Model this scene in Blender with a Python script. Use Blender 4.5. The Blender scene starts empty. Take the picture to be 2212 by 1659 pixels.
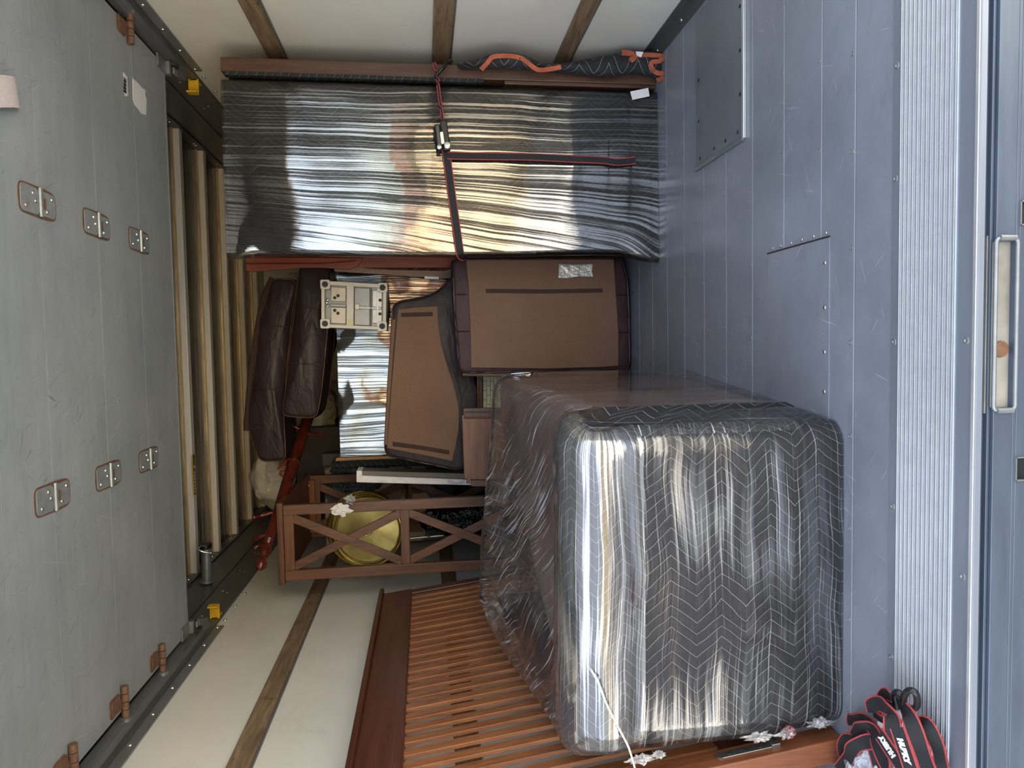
import bpy, bmesh, math, random
from mathutils import Vector, Matrix, noise
random.seed(7)
V = Vector
sc = bpy.context.scene
COL = sc.collection

# ------------------------------------------------------------------ camera, sky, sun, exposure
FPX = 1500.0
YAW, PITCH, ROLL = 0.0512, 0.1252, -0.0241
EYE = V((0, 0, 0.9))
F_ = V((-math.sin(YAW)*math.cos(PITCH), math.cos(YAW)*math.cos(PITCH), -math.sin(PITCH)))
_r = V((math.cos(YAW), math.sin(YAW), 0)); _u = _r.cross(F_)
R_ = _r*math.cos(ROLL) + _u*math.sin(ROLL)
U_ = -_r*math.sin(ROLL) + _u*math.cos(ROLL)
cd = bpy.data.cameras.new('camera'); cam = bpy.data.objects.new('camera', cd); COL.objects.link(cam)
cd.sensor_fit = 'HORIZONTAL'; cd.sensor_width = 36.0; cd.lens = FPX/2212*36.0
cd.clip_start = 0.02; cd.clip_end = 500
ax, ay, az = -U_, R_, -F_            # the phone was held sideways: picture left is up
cam.matrix_world = Matrix(((ax.x, ay.x, az.x, EYE.x), (ax.y, ay.y, az.y, EYE.y), (ax.z, ay.z, az.z, EYE.z), (0, 0, 0, 1)))
sc.camera = cam

def at(x, y, X=None, Y=None, Z=None):
    d = F_ + R_*(((1659-y)-829.5)/FPX) + U_*((1106-x)/FPX)
    if Y is not None: t = Y/d.y
    elif X is not None: t = X/d.x
    else: t = (Z-EYE.z)/d.z
    return EYE + d*t

w = bpy.data.worlds.new('world'); sc.world = w; w.use_nodes = True
nt = w.node_tree; nt.nodes.clear()
wo = nt.nodes.new('ShaderNodeOutputWorld'); bg = nt.nodes.new('ShaderNodeBackground')
sky = nt.nodes.new('ShaderNodeTexSky'); sky.sky_type = 'NISHITA'; sky.sun_disc = False
sky.sun_elevation = math.radians(42); sky.sun_rotation = math.radians(20); sky.air_density = 1.0; sky.dust_density = 1.6
mx = nt.nodes.new('ShaderNodeMixRGB'); mx.inputs[0].default_value = 0.45; mx.inputs[2].default_value = (6.0, 6.0, 6.1, 1)
nt.links.new(sky.outputs[0], mx.inputs[1]); nt.links.new(mx.outputs[0], bg.inputs[0])
bg.inputs[1].default_value = 0.16
nt.links.new(bg.outputs[0], wo.inputs[0])
sl = bpy.data.lights.new('sun', 'SUN'); sl.energy = 11.0; sl.angle = 0.01; sl.color = (1.0, 0.93, 0.82)
so = bpy.data.objects.new('sun', sl); COL.objects.link(so)
so.rotation_euler = V((-0.28, -0.70, -0.66)).to_track_quat('-Z', 'Y').to_euler(); so.location = (3, 12, 14)
sc.view_settings.view_transform = 'Standard'; sc.view_settings.look = 'None'
sc.view_settings.gamma = 1.0; sc.view_settings.use_curve_mapping = False
sc.view_settings.exposure = 2.05
sc.cycles.max_bounces = 16; sc.cycles.diffuse_bounces = 10; sc.cycles.adaptive_threshold = 0.02; sc.cycles.glossy_bounces = 6
sc.cycles.transparent_max_bounces = 32; sc.cycles.transmission_bounces = 8
sc.cycles.caustics_reflective = False; sc.cycles.caustics_refractive = False
sc.cycles.use_denoising = True

# ------------------------------------------------------------------ materials
def rgb(h):
    h = h.lstrip('#'); c = [int(h[i:i+2], 16)/255 for i in (0, 2, 4)]
    return tuple(x/12.92 if x <= .04045 else ((x+.055)/1.055)**2.4 for x in c)

class NT:
    def __init__(s, name):
        s.m = bpy.data.materials.new(name); s.m.use_nodes = True; s.t = s.m.node_tree; s.t.nodes.clear()
        s.out = s.n('ShaderNodeOutputMaterial')
    def n(s, t, **k):
        nd = s.t.nodes.new(t)
        for a, b in k.items(): setattr(nd, a, b)
        return nd
    def l(s, a, b): s.t.links.new(a, b)
    def coord(s, kind='Object', scale=(1, 1, 1), rot=(0, 0, 0)):
        tc = s.n('ShaderNodeTexCoord'); mp = s.n('ShaderNodeMapping')
        mp.inputs['Scale'].default_value = scale; mp.inputs['Rotation'].default_value = rot
        s.l(tc.outputs[kind], mp.inputs[0]); return mp.outputs[0]
    def noise(s, co, scale=5, detail=4, rough=.55, dist=0):
        nd = s.n('ShaderNodeTexNoise'); s.l(co, nd.inputs['Vector'])
        nd.inputs['Scale'].default_value = scale; nd.inputs['Detail'].default_value = detail
        nd.inputs['Roughness'].default_value = rough; nd.inputs['Distortion'].default_value = dist
        return nd.outputs['Fac']
    def ramp(s, fac, stops):
        r = s.n('ShaderNodeValToRGB'); s.l(fac, r.inputs[0]); e = r.color_ramp.elements
        while len(e) < len(stops): e.new(0.5)
        for q, (p, c) in zip(e, stops):
            q.position = p; q.color = (c[0], c[1], c[2], 1) if hasattr(c, '__len__') else (c, c, c, 1)
        return r.outputs[0]
    def math(s, op, a, b=None, c=None, clamp=False):
        nd = s.n('ShaderNodeMath', operation=op); nd.use_clamp = clamp
        for i, v in enumerate((a, b, c)):
            if v is None: continue
            if isinstance(v, (int, float)): nd.inputs[i].default_value = v
            else: s.l(v, nd.inputs[i])
        return nd.outputs[0]
    def mix(s, fac, a, b, mode='MIX'):
        nd = s.n('ShaderNodeMixRGB', blend_type=mode)
        for i, v in enumerate((fac, a, b)):
            if isinstance(v, (int, float)): nd.inputs[i].default_value = v if i == 0 else (v, v, v, 1)
            elif isinstance(v, tuple): nd.inputs[i].default_value = (*v[:3], 1)
            else: s.l(v, nd.inputs[i])
        return nd.outputs[0]
    def bump(s, h, strength=.3, dist=.01, prev=None):
        b = s.n('ShaderNodeBump'); b.inputs['Strength'].default_value = strength; b.inputs['Distance'].default_value = dist
        s.l(h, b.inputs['Height'])
        if prev: s.l(prev, b.inputs['Normal'])
        return b.outputs[0]
    def pbr(s, color, rough=.5, metal=0, normal=None, **kw):
        p = s.n('ShaderNodeBsdfPrincipled')
        for k, v in (('Base Color', color), ('Roughness', rough), ('Metallic', metal)):
            if isinstance(v, (int, float)): p.inputs[k].default_value = v
            elif isinstance(v, tuple): p.inputs[k].default_value = (*v[:3], 1)
            else: s.l(v, p.inputs[k])
        if normal: s.l(normal, p.inputs['Normal'])
        for k, v in kw.items(): p.inputs[k.replace('_', ' ')].default_value = v
        s.l(p.outputs[0], s.out.inputs[0]); return p

def plain(name, col, rough=.5, metal=0, var=.12, scale=12, stretch=(1, 1, 1), bump=0.0, bscale=None, dist=.004, **kw):
    m = NT(name); co = m.coord(scale=stretch)
    f = m.noise(co, scale, 5)
    c = rgb(col) if isinstance(col, str) else col
    colr = m.ramp(f, [(.3, tuple(x*(1-var) for x in c)), (.7, tuple(min(1, x*(1+var)) for x in c))])
    nrm = None
    if bump: nrm = m.bump(m.noise(co, bscale or scale*4, 4), bump, dist)
    m.pbr(colr, rough, metal, nrm, **kw); return m.m

def wood(name, dark, light, axis='z', rough=.4, scale=1.0, bump=.15, band=0.0):
    m = NT(name); st = {'x': (1, 12, 12), 'y': (12, 1, 12), 'z': (12, 12, 1)}[axis]
    co = m.coord(scale=tuple(q*scale for q in st))
    f1 = m.noise(co, 3.0, 6, .6, .6); f2 = m.noise(co, 14, 3, .6)
    f = m.math('ADD', m.math('MULTIPLY', f1, .7), m.math('MULTIPLY', f2, .3))
    c = m.ramp(f, [(.32, rgb(dark)), (.68, rgb(light))])
    m.pbr(c, rough, 0, m.bump(f2, bump, .002)); return m.m

def scratch_layers(m, sets, kind='Object'):
    """sum of thin scratch masks; each set = (rotation z, long scale, thin scale, threshold)"""
    tot = None
    for rot, ls, ts, th in sets:
        co = m.coord(kind, scale=(1, 1, 1), rot=(0, 0, rot))
        mp = m.n('ShaderNodeMapping'); mp.inputs['Scale'].default_value = (ts, ls, 1); m.l(co, mp.inputs[0])
        f = m.noise(mp.outputs[0], 1, 1.5, .5, .15)
        k = m.math('MULTIPLY', m.math('SUBTRACT', f, th), 25, clamp=True)
        tot = k if tot is None else m.math('MAXIMUM', tot, k)
    return tot

def door_material():
    m = NT('grey painted plywood'); co = m.coord()
    base = m.ramp(m.noise(co, 2.2, 6, .65), [(.3, rgb('#8d9497')), (.7, rgb('#a3aaad'))])
    st = m.ramp(m.noise(m.coord(scale=(1, 9, 1), rot=(0, 0, .5)), 3, 6, .7), [(.42, 0), (.75, 1)])
    base = m.mix(m.math('MULTIPLY', st, .22), base, rgb('#5d6265'))
    dk = scratch_layers(m, [(.45, 11, 150, .69), (-.5, 14, 170, .70), (1.3, 9, 160, .71), (.75, 20, 140, .69), (.5, 4, 110, .715)])
    vary = m.ramp(m.noise(co, 1.6, 4, .7), [(.35, .1), (.7, 1)])
    base = m.mix(m.math('MULTIPLY', m.math('MULTIPLY', dk, vary), .5), base, rgb('#3f4244'))
    lt = scratch_layers(m, [(.2, 10, 190, .705), (-.9, 9, 200, .715), (.6, 5, 190, .72), (1.55, 5, 200, .71), (-.3, 3.5, 150, .725)])
    base = m.mix(m.math('MULTIPLY', m.math('MULTIPLY', lt, vary), .55), base, rgb('#c9cac6'))
    v = m.n('ShaderNodeTexVoronoi'); v.inputs['Scale'].default_value = 3.2; m.l(m.coord(scale=(1, 1.6, 1)), v.inputs['Vector'])
    spot = m.math('LESS_THAN', m.math('ADD', v.outputs['Distance'], m.math('MULTIPLY', m.noise(co, 40, 2), .06)), .08)
    base = m.mix(m.math('MULTIPLY', spot, .8), base, rgb('#b07a45'))
    m.pbr(base, .5, 0, m.bump(m.noise(co, 60, 4), .06, .003)); return m.m

def floor_material(name, a, b, rough=.42, metal=.0):
    m = NT(name); co = m.coord()
    base = m.ramp(m.noise(co, 1.7, 6, .65), [(.3, rgb(a)), (.72, rgb(b))])
    dk = m.ramp(m.noise(m.coord(scale=(1, 3, 1), rot=(0, 0, .9)), 5, 5, .7, 1.0), [(.55, 0), (.8, 1)])
    base = m.mix(m.math('MULTIPLY', dk, .3), base, rgb('#4b4f56'))
    lt = scratch_layers(m, [(.3, 6, 170, .71), (-.7, 6, 190, .72), (1.2, 7, 180, .72), (2.2, 9, 200, .72)])
    base = m.mix(m.math('MULTIPLY', lt, .35), base, rgb('#c3c6cb'))
    rg = m.ramp(m.noise(co, 3, 5, .6), [(.3, rough*.75), (.7, rough*1.35)])
    m.pbr(base, rg, metal, m.bump(m.noise(co, 90, 3), .05, .002)); return m.m

def quilt_material(name='quilted blanket', base='#1e1e22', spacing=.027, period=.112, amp=.046, turn=False, ink=.5):
    m = NT(name); tc = m.n('ShaderNodeTexCoord'); sp = m.n('ShaderNodeSeparateXYZ'); m.l(tc.outputs['UV'], sp.inputs[0])
    u, v = sp.outputs[0], sp.outputs[1]
    if turn: u, v = v, u
    wob = m.math('MULTIPLY', m.math('SUBTRACT', m.noise(tc.outputs['UV'], 6, 2.5), .5), .05)
    tri = m.math('PINGPONG', m.math('DIVIDE', v, period/2), 1.0)
    x = m.math('ADD', m.math('ADD', u, m.math('MULTIPLY', tri, amp)), wob)
    fr = m.math('FRACT', m.math('DIVIDE', x, spacing))
    d = m.math('ABSOLUTE', m.math('SUBTRACT', fr, .5))
    line = m.math('GREATER_THAN', d, .478)
    dash = m.math('GREATER_THAN', m.math('FRACT', m.math('DIVIDE', v, .0042)), .30)
    k = m.math('MULTIPLY', line, dash)
    n1 = m.noise(tc.outputs['UV'], 30, 5, .6)
    b = rgb(base)
    c = m.ramp(n1, [(.3, tuple(q*.7 for q in b)), (.7, tuple(q*1.35 for q in b))])
    c = m.mix(k, c, (ink, ink, ink*.97))
    puff = m.math('POWER', m.math('MULTIPLY', d, 2.0), 3.0)
    nr = m.bump(m.math('SUBTRACT', 1, puff), .5, .005)
    nr = m.bump(m.noise(tc.outputs['UV'], 14, 4), .5, .012, nr)
    m.pbr(c, .8, 0, nr); return m.m

def film_material(name, streak=(55, 1.1), fine=(210, 3.5), refl=.11, haze=.03, streak_amt=.30, bump=.5, clear=.95, tint=(1, 1, 1), warp=.02, rough=.03, lines=.2, bigw=.2, ubias=0.0):
    """stretch film: mirror-like plastic over see-through; wrinkles run along UV v"""
    m = NT(name); tc = m.n('ShaderNodeTexCoord')
    wv = m.n('ShaderNodeTexNoise'); m.l(tc.outputs['UV'], wv.inputs['Vector']); wv.inputs['Scale'].default_value = 2.2
    wv.inputs['Detail'].default_value = 2
    ad = m.n('ShaderNodeVectorMath', operation='MULTIPLY_ADD'); m.l(wv.outputs['Color'], ad.inputs[0])
    ad.inputs[1].default_value = (warp*6, warp, 0); m.l(tc.outputs['UV'], ad.inputs[2])
    def st(sx, sy, det=3, r=.6):
        mp = m.n('ShaderNodeMapping'); mp.inputs['Scale'].default_value = (sx, sy, 1); m.l(ad.outputs[0], mp.inputs[0])
        return m.noise(mp.outputs[0], 1, det, r)
    a = st(*streak); b = st(*fine, 2); c = m.noise(tc.outputs['UV'], 5, 3); e = st(streak[0]*.35, streak[1]*.8, 2)
    h = m.math('ADD', m.math('MULTIPLY', a, .55), m.math('ADD', m.math('MULTIPLY', b, .16), m.math('MULTIPLY', c, .25)))
    nr = m.bump(h, bump, .03)
    gl = m.n('ShaderNodeBsdfGlossy'); gl.inputs['Roughness'].default_value = rough
    gl.inputs['Color'].default_value = (*tint, 1); m.l(nr, gl.inputs['Normal'])
    tr = m.n('ShaderNodeBsdfTransparent'); tr.inputs['Color'].default_value = (clear, clear, clear, 1)
    df = m.n('ShaderNodeBsdfDiffuse'); df.inputs['Color'].default_value = (.85, .86, .9, 1); m.l(nr, df.inputs['Normal'])
    fres = m.n('ShaderNodeFresnel'); fres.inputs['IOR'].default_value = 1.42; m.l(nr, fres.inputs['Normal'])
    big = m.noise(tc.outputs['UV'], 3.2, 2)
    sm_ = m.math('ADD', m.math('MULTIPLY', a, .75-bigw), m.math('ADD', m.math('MULTIPLY', e, .25), m.math('MULTIPLY', big, bigw)))
    if ubias:
        su = m.n('ShaderNodeSeparateXYZ'); m.l(tc.outputs['UV'], su.inputs[0])
        sm_ = m.math('ADD', sm_, m.math('MULTIPLY', m.math('SUBTRACT', .30, su.outputs[0]), ubias))
    smask = m.ramp(sm_, [(.485, 0), (.535, 1)])
    fmask = m.ramp(b, [(.55, 0), (.70, 1)])
    fac = m.math('ADD', m.math('MULTIPLY', fres.outputs[0], .7), m.math('ADD', refl, m.math('ADD', m.math('MULTIPLY', smask, streak_amt), m.math('MULTIPLY', fmask, streak_amt*.45))), clamp=True)
    lmask = m.ramp(m.math('ADD', m.math('MULTIPLY', b, .75), m.math('MULTIPLY', big, .25)), [(.56, 0), (.64, 1)])
    hz = m.math('ADD', haze*.5, m.math('MULTIPLY', lmask, lines), clamp=True)
    m1 = m.n('ShaderNodeMixShader'); m.l(hz, m1.inputs[0]); m.l(tr.outputs[0], m1.inputs[1]); m.l(df.outputs[0], m1.inputs[2])
    m2 = m.n('ShaderNodeMixShader'); m.l(fac, m2.inputs[0]); m.l(m1.outputs[0], m2.inputs[1]); m.l(gl.outputs[0], m2.inputs[2])
    m.l(m2.outputs[0], m.out.inputs[0]); return m.m

def leather_material(name, col, rough=.36, spec=.28):
    m = NT(name); co = m.coord()
    vo = m.n('ShaderNodeTexVoronoi'); vo.inputs['Scale'].default_value = 260; m.l(co, vo.inputs['Vector'])
    c = rgb(col)
    cc = m.ramp(m.noise(co, 6, 5), [(.3, tuple(q*.75 for q in c)), (.7, tuple(q*1.3 for q in c))])
    nr = m.bump(vo.outputs['Distance'], .12, .001)
    nr = m.bump(m.noise(m.coord(scale=(1, 1, 2.2)), 7, 4, .5, .8), .5, .02, nr)
    m.pbr(cc, rough, 0, nr, Specular_IOR_Level=spec); return m.m

def weave_material(name, col):
    m = NT(name); co = m.coord()
    c = rgb(col)
    cc = m.ramp(m.noise(co, 5, 5), [(.3, tuple(q*.86 for q in c)), (.7, tuple(q*1.12 for q in c))])
    f = m.noise(co, 420, 2)
    cc = m.mix(.35, cc, m.ramp(f, [(.3, tuple(q*.6 for q in c)), (.7, tuple(q*1.4 for q in c))]))
    m.pbr(cc, .9, 0, m.bump(f, .25, .002)); return m.m

def wall_material():
    m = NT('white fibreglass panel'); co = m.coord()
    c = m.ramp(m.noise(co, 1.6, 5, .6), [(.3, rgb('#dbdbd5')), (.7, rgb('#eaebe6'))])
    sm = m.ramp(m.noise(m.coord(scale=(1, .35, 1)), 7, 6, .7, .6), [(.58, 0), (.8, 1)])
    c = m.mix(m.math('MULTIPLY', sm, .3), c, rgb('#a5a499'))
    lt = m.noise(m.coord(scale=(1, 30, 4)), 3, 2, .5, .3)
    c = m.mix(m.math('MULTIPLY', m.math('MULTIPLY', m.math('SUBTRACT', lt, .72), 18, clamp=True), .35), c, rgb('#6d6c66'))
    m.pbr(c, .22, 0, m.bump(m.noise(co, 9, 3), .12, .004)); return m.m

def slat_material():
    m = NT('weathered wall slat wood'); co = m.coord(scale=(8, 1.2, 14))
    f = m.noise(co, 4, 6, .65, .8)
    c = m.ramp(f, [(.3, rgb('#5a4a3a')), (.55, rgb('#806b53')), (.75, rgb('#9c8970'))])
    k = m.ramp(m.noise(m.coord(scale=(1, 1.5, 1)), 11, 5, .7), [(.6, 0), (.72, 1)])
    c = m.mix(m.math('MULTIPLY', k, .7), c, rgb('#2e251b'))
    m.pbr(c, .75, 0, m.bump(f, .4, .004)); return m.m

M = {}
M['wall'] = wall_material(); M['slat'] = slat_material(); M['door'] = door_material()
M['board'] = floor_material('grey floor board', '#70757e', '#8d939d', .30)
M['patch'] = floor_material('grey patch plate', '#666b72', '#858a92', .30, .25)
M['sill'] = plain('rear sill steel', '#5a6574', .36, .5, .14, 14, (.4, 1, 3), .06)
M['rib'] = plain('ribbed aluminium', '#868d98', .36, .4, .06, 12, (.6, 3, 3))
M['rib_edge'] = plain('worn edge and rib highlight aluminium', '#e3e5e6', .3, .7, .06, 30)  # near-white tone paints highlights on the ribs; the worn edge shares it
M['rail'] = plain('dark grey rail metal', '#5f6262', .38, .45, .12, 8, (3, .6, 3), .05)
M['track'] = plain('galvanised track', '#8b9092', .36, .6, .12, 14, (2, .7, 2))
M['dark'] = plain('dark shadow metal', '#2b2b2b', .6, .2)
M['black'] = plain('black plastic', '#17181a', .38)
M['ceil'] = plain('bare aluminium ceiling sheet', '#857c6c', .25, .8, .2, 3, (.5, 6, 1), .25, 5, .02)
M['bow'] = plain('cream roof bow', '#f2ead8', .3, .0, .08, 20, (.4, 4, 4))
M['bow_side'] = plain('roof bow flange in reflected gold', '#c4ae84', .28, .6, .35, 14, (.6, 4, 4), .2)  # gold colour paints the warm reflection beside each roof bow
M['rivet'] = plain('bright rivet metal', '#c3c5c3', .28, .9)
M['rust'] = plain('rusty steel', '#74543f', .85, .1, .3, 60, (1, 1, 1), .3)
M['galv'] = plain('galvanised hinge plate', '#8f9594', .4, .6, .18, 60)
M['painted'] = plain('grey painted hinge', '#8a9092', .45, .15, .15, 50, (1, 1, 1), .15)
M['hingepin'] = plain('rust brown hinge knuckle', '#7e5f4c', .6, .3, .3, 80, (1, 1, 1), .2)
M['yellow'] = plain('yellow paint', '#d3a81f', .45, 0, .15, 40)
M['paper'] = plain('white paper', '#e6e6e6', .7, 0, .05, 30, (1, 1, 1), .1)
M['webwhite'] = plain('off white webbing', '#cfc6c4', .9, 0, .12, 200, (1, 1, 1), .4, 300, .002)
M['quilt'] = quilt_material('charcoal quilted blanket')
M['quilt_dark'] = quilt_material('dark quilted blanket', '#161616', .024, .13, .05, False, .15)
M['quilt_line'] = quilt_material('black lined blanket', '#15181a', .03, .5, .12, True, .22)
M['film_cab'] = film_material('stretch film over cabinet', (105, .42), (360, 1.3), .0, .008, .27, .10, .95, (1, 1, 1), .006, .02, .02, .2, .14)
M['film_tv'] = film_material('stretch film over box', (120, 1.0), (340, 4), .02, .02, .26, .12, .93, (1, 1, 1), .008, .03, .05, .12)
M['film_chair'] = film_material('clear stretch film', (46, .9), (190, 2.2), .0, .03, .17, .09, .93, (1, 1, 1), .012, .03, .22, .38)
M['film_roll'] = film_material('stretch film brightened for sky', (75, 1.0), (230, 2.6), .06, .10, .34, .10, .93, (1, 1, 1), .008, .05, .3)  # reflectance and haze raised to paint bright sky on the rolled top
M['film_top'] = film_material('scuffed stretch film', (60, 2.0), (170, 4.5), .03, .07, .16, .35, .95, (1, 1, 1), .03, .10, .55)
M['film_clump'] = film_material('bunched clear film', (60, 40), (200, 160), .08, .12, .25, .8, .9)
M['orange'] = plain('terracotta binding', '#a85a40', .85, 0, .18, 90, (1, 1, 1), .4, 200, .003)
M['cab_board'] = wood('brown furniture board', '#3b281e', '#5c4233', 'z', .45)
M['leather'] = leather_material('dark brown leather', '#2f2628', .42)
M['leather2'] = leather_material('black brown leather', '#2b2326', .48)
M['maroon'] = leather_material('dark maroon leather', '#39262a', .55)
M['fabric'] = weave_material('brown cushion lining', '#725846')
M['velcro'] = plain('dark hook tape', '#3d2d26', .95, 0, .15, 200, (1, 1, 1), .3)
M['piping'] = plain('tan leather piping', '#5b4238', .5)
M['piping_dark'] = plain('dark leather piping', '#2c1f20', .42)
M['tape'] = plain('silver duct tape', '#a7adb1', .28, .5, .12, 20, (1, 1, 1), .5, 30, .01)
M['shelf'] = wood('dark walnut shelf wood', '#3f281c', '#7a5039', 'z', .42)
M['shelf_x'] = wood('dark walnut brace wood', '#3f271b', '#7c5239', 'x', .42)
M['cleat'] = wood('orange brown cleat wood', '#5a3413', '#8a5826', 'x', .45)
M['brass'] = plain('aged brass', '#c0ab6a', .3, .9, .3, 9, (1, 1, 1), .1, 40)
M['brass_edge'] = plain('bright brass rim', '#c2a14a', .18, 1.0)
M['cherry'] = wood('cherry red turned wood', '#3b150d', '#61281a', 'y', .2)
M['bed'] = wood('red brown bed wood', '#43231a', '#643a2a', 'y', .33)
M['bed_slat'] = wood('oak bed slat wood', '#74442a', '#a86f45', 'z', .36)
M['bed_post'] = wood('bed post wood', '#62351f', '#8d573a', 'z', .34)
M['bag'] = plain('white bin bag plastic', '#efece0', .3, 0, .08, 6, (1, 1, 1), .8, 14, .03, Transmission_Weight=.0)
M['bag_clear'] = plain('milky bag plastic', '#a9a592', .25, 0, .25, 8, (1, 1, 1), .9, 16, .03)
M['bag_black'] = plain('black bin bag plastic', '#0c0c0e', .16, 0, .3, 8, (1, 1, 1), 1.0, 16, .05)
M['bag_grey'] = plain('crumpled clear bag plastic', '#b9bdc8', .2, 0, .25, 20, (1, 1, 1), 1.0, 45, .03)
M['redtie'] = plain('red drawstring plastic', '#c2482a', .4, 0, .15, 30)
M['machine'] = plain('ivory enclosure', '#d5d3c9', .45, 0, .05, 20)
M['machine_in'] = plain('grey inner plate', '#7d7e7c', .35, .6, .1, 20)
M['machine_lt'] = plain('pale inner tray', '#b9b2a2', .4, .3, .1, 20)
M['rubber'] = plain('dark rubber foot', '#3f4243', .8)
M['marble'] = NT('white marble laminate').m
m_ = NT('white marble laminate veined'); co_ = m_.coord(scale=(1, 1, .5))
m_.pbr(m_.ramp(m_.noise(co_, 14, 8, .7, 1.5), [(.35, rgb('#b9b6b8')), (.5, rgb('#e4e2e4')), (.7, rgb('#efedef'))]), .35); M['marble'] = m_.m
M['kraft'] = plain('brown cardboard', '#a37f55', .8)
M['drawer'] = wood('warm brown drawer front', '#4d2f1f', '#7d5336', 'x', .4)
M['drawer_edge'] = wood('drawer edge wood', '#40281c', '#654534', 'x', .45)
M['tile'] = plain('cream tile', '#c9c3a0', .5, 0, .08, 30, (1, 1, 1), .1)
M['grout'] = plain('tan grout', '#8d876b', .8)
M['carved'] = plain('dark carved metal', '#3a3a33', .4, .5, .5, 60, (1, 1, 1), 1.0, 80, .01)
M['gold'] = plain('brown gilt frame', '#7d4d25', .35, .2)
M['strap'] = plain('black webbing', '#16181d', .75, 0, .2, 200, (1, 1, 1), .5, 420, .002)
M['strap_red'] = plain('red webbing edge', '#a63a3c', .7, 0, .15, 200, (1, 1, 1), .4, 420, .002)
M['strap_text'] = plain('white print', '#e2e0d6', .6)
M['hook'] = plain('black vinyl coated hook', '#15161a', .32)
M['steel'] = plain('zinc plated steel', '#a9aaa5', .25, .9, .1, 40)
M['chair_leather'] = leather_material('brown armchair leather', '#86716a', .5)
M['chair_dark'] = leather_material('armchair leather darkened for shade', '#352f31', .5)  # darker copy of the armchair leather, painting shade in the cavity
M['redwood'] = wood('red stained panel', '#5c2413', '#8b3d22', 'z', .4)
M['palewood'] = wood('pale brown panel', '#6d5546', '#8e7261', 'z', .5)
M['woven'] = NT('x').m
m_ = NT('black and orange woven rug'); co_ = m_.coord()
f_ = m_.noise(co_, 90, 4, .7, 2.0)
m_.pbr(m_.ramp(f_, [(.47, rgb('#14100e')), (.55, rgb('#14100e')), (.6, rgb('#b04a25'))]), .9, 0, m_.bump(f_, .8, .01)); M['woven'] = m_.m
M['fridge'] = plain('cream painted cabinet', '#cfc9b6', .35, 0, .05)
m_ = NT('camouflage cloth'); co_ = m_.coord()
m_.pbr(m_.ramp(m_.noise(co_, 7, 2, .4), [(.40, rgb('#c9bda8')), (.48, rgb('#c9bda8')), (.5, rgb('#6f7780')), (.58, rgb('#59606a'))]), .8); M['camo'] = m_.m
m_ = NT('bubble wrap plastic'); co_ = m_.coord(); vo_ = m_.n('ShaderNodeTexVoronoi'); vo_.inputs['Scale'].default_value = 75; m_.l(co_, vo_.inputs['Vector'])
m_.pbr(m_.ramp(m_.noise(co_, 6, 3), [(.3, rgb('#3c4a58')), (.7, rgb('#8796a5'))]), .18, 0, m_.bump(m_.math('SUBTRACT', 1, vo_.outputs['Distance']), 1, .02)); M['bubble'] = m_.m
M['concrete'] = plain('light grey concrete yard', '#9b9892', .85, 0, .15, .8)
M['drygrass'] = plain('dry tan grass', '#ad9c7c', .95, 0, .25, 1.2)
M['stucco'] = plain('tan stucco', '#c2ad8a', .9, 0, .12, 2)
M['rooftile'] = plain('brown roof', '#6d4a3a', .9)
M['glassdark'] = plain('dark window glass', '#20262c', .1)
M['leaf'] = plain('green leaves', '#5b6b35', .8, 0, .4, 6)
M['bark'] = plain('bark', '#5b4838', .9)
M['redcar'] = plain('red paint', '#8a2f28', .3)

# ------------------------------------------------------------------ mesh helpers
def smoothstep(a, b, x):
    t = max(0, min(1, (x-a)/(b-a))); return t*t*(3-2*t)

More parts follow.
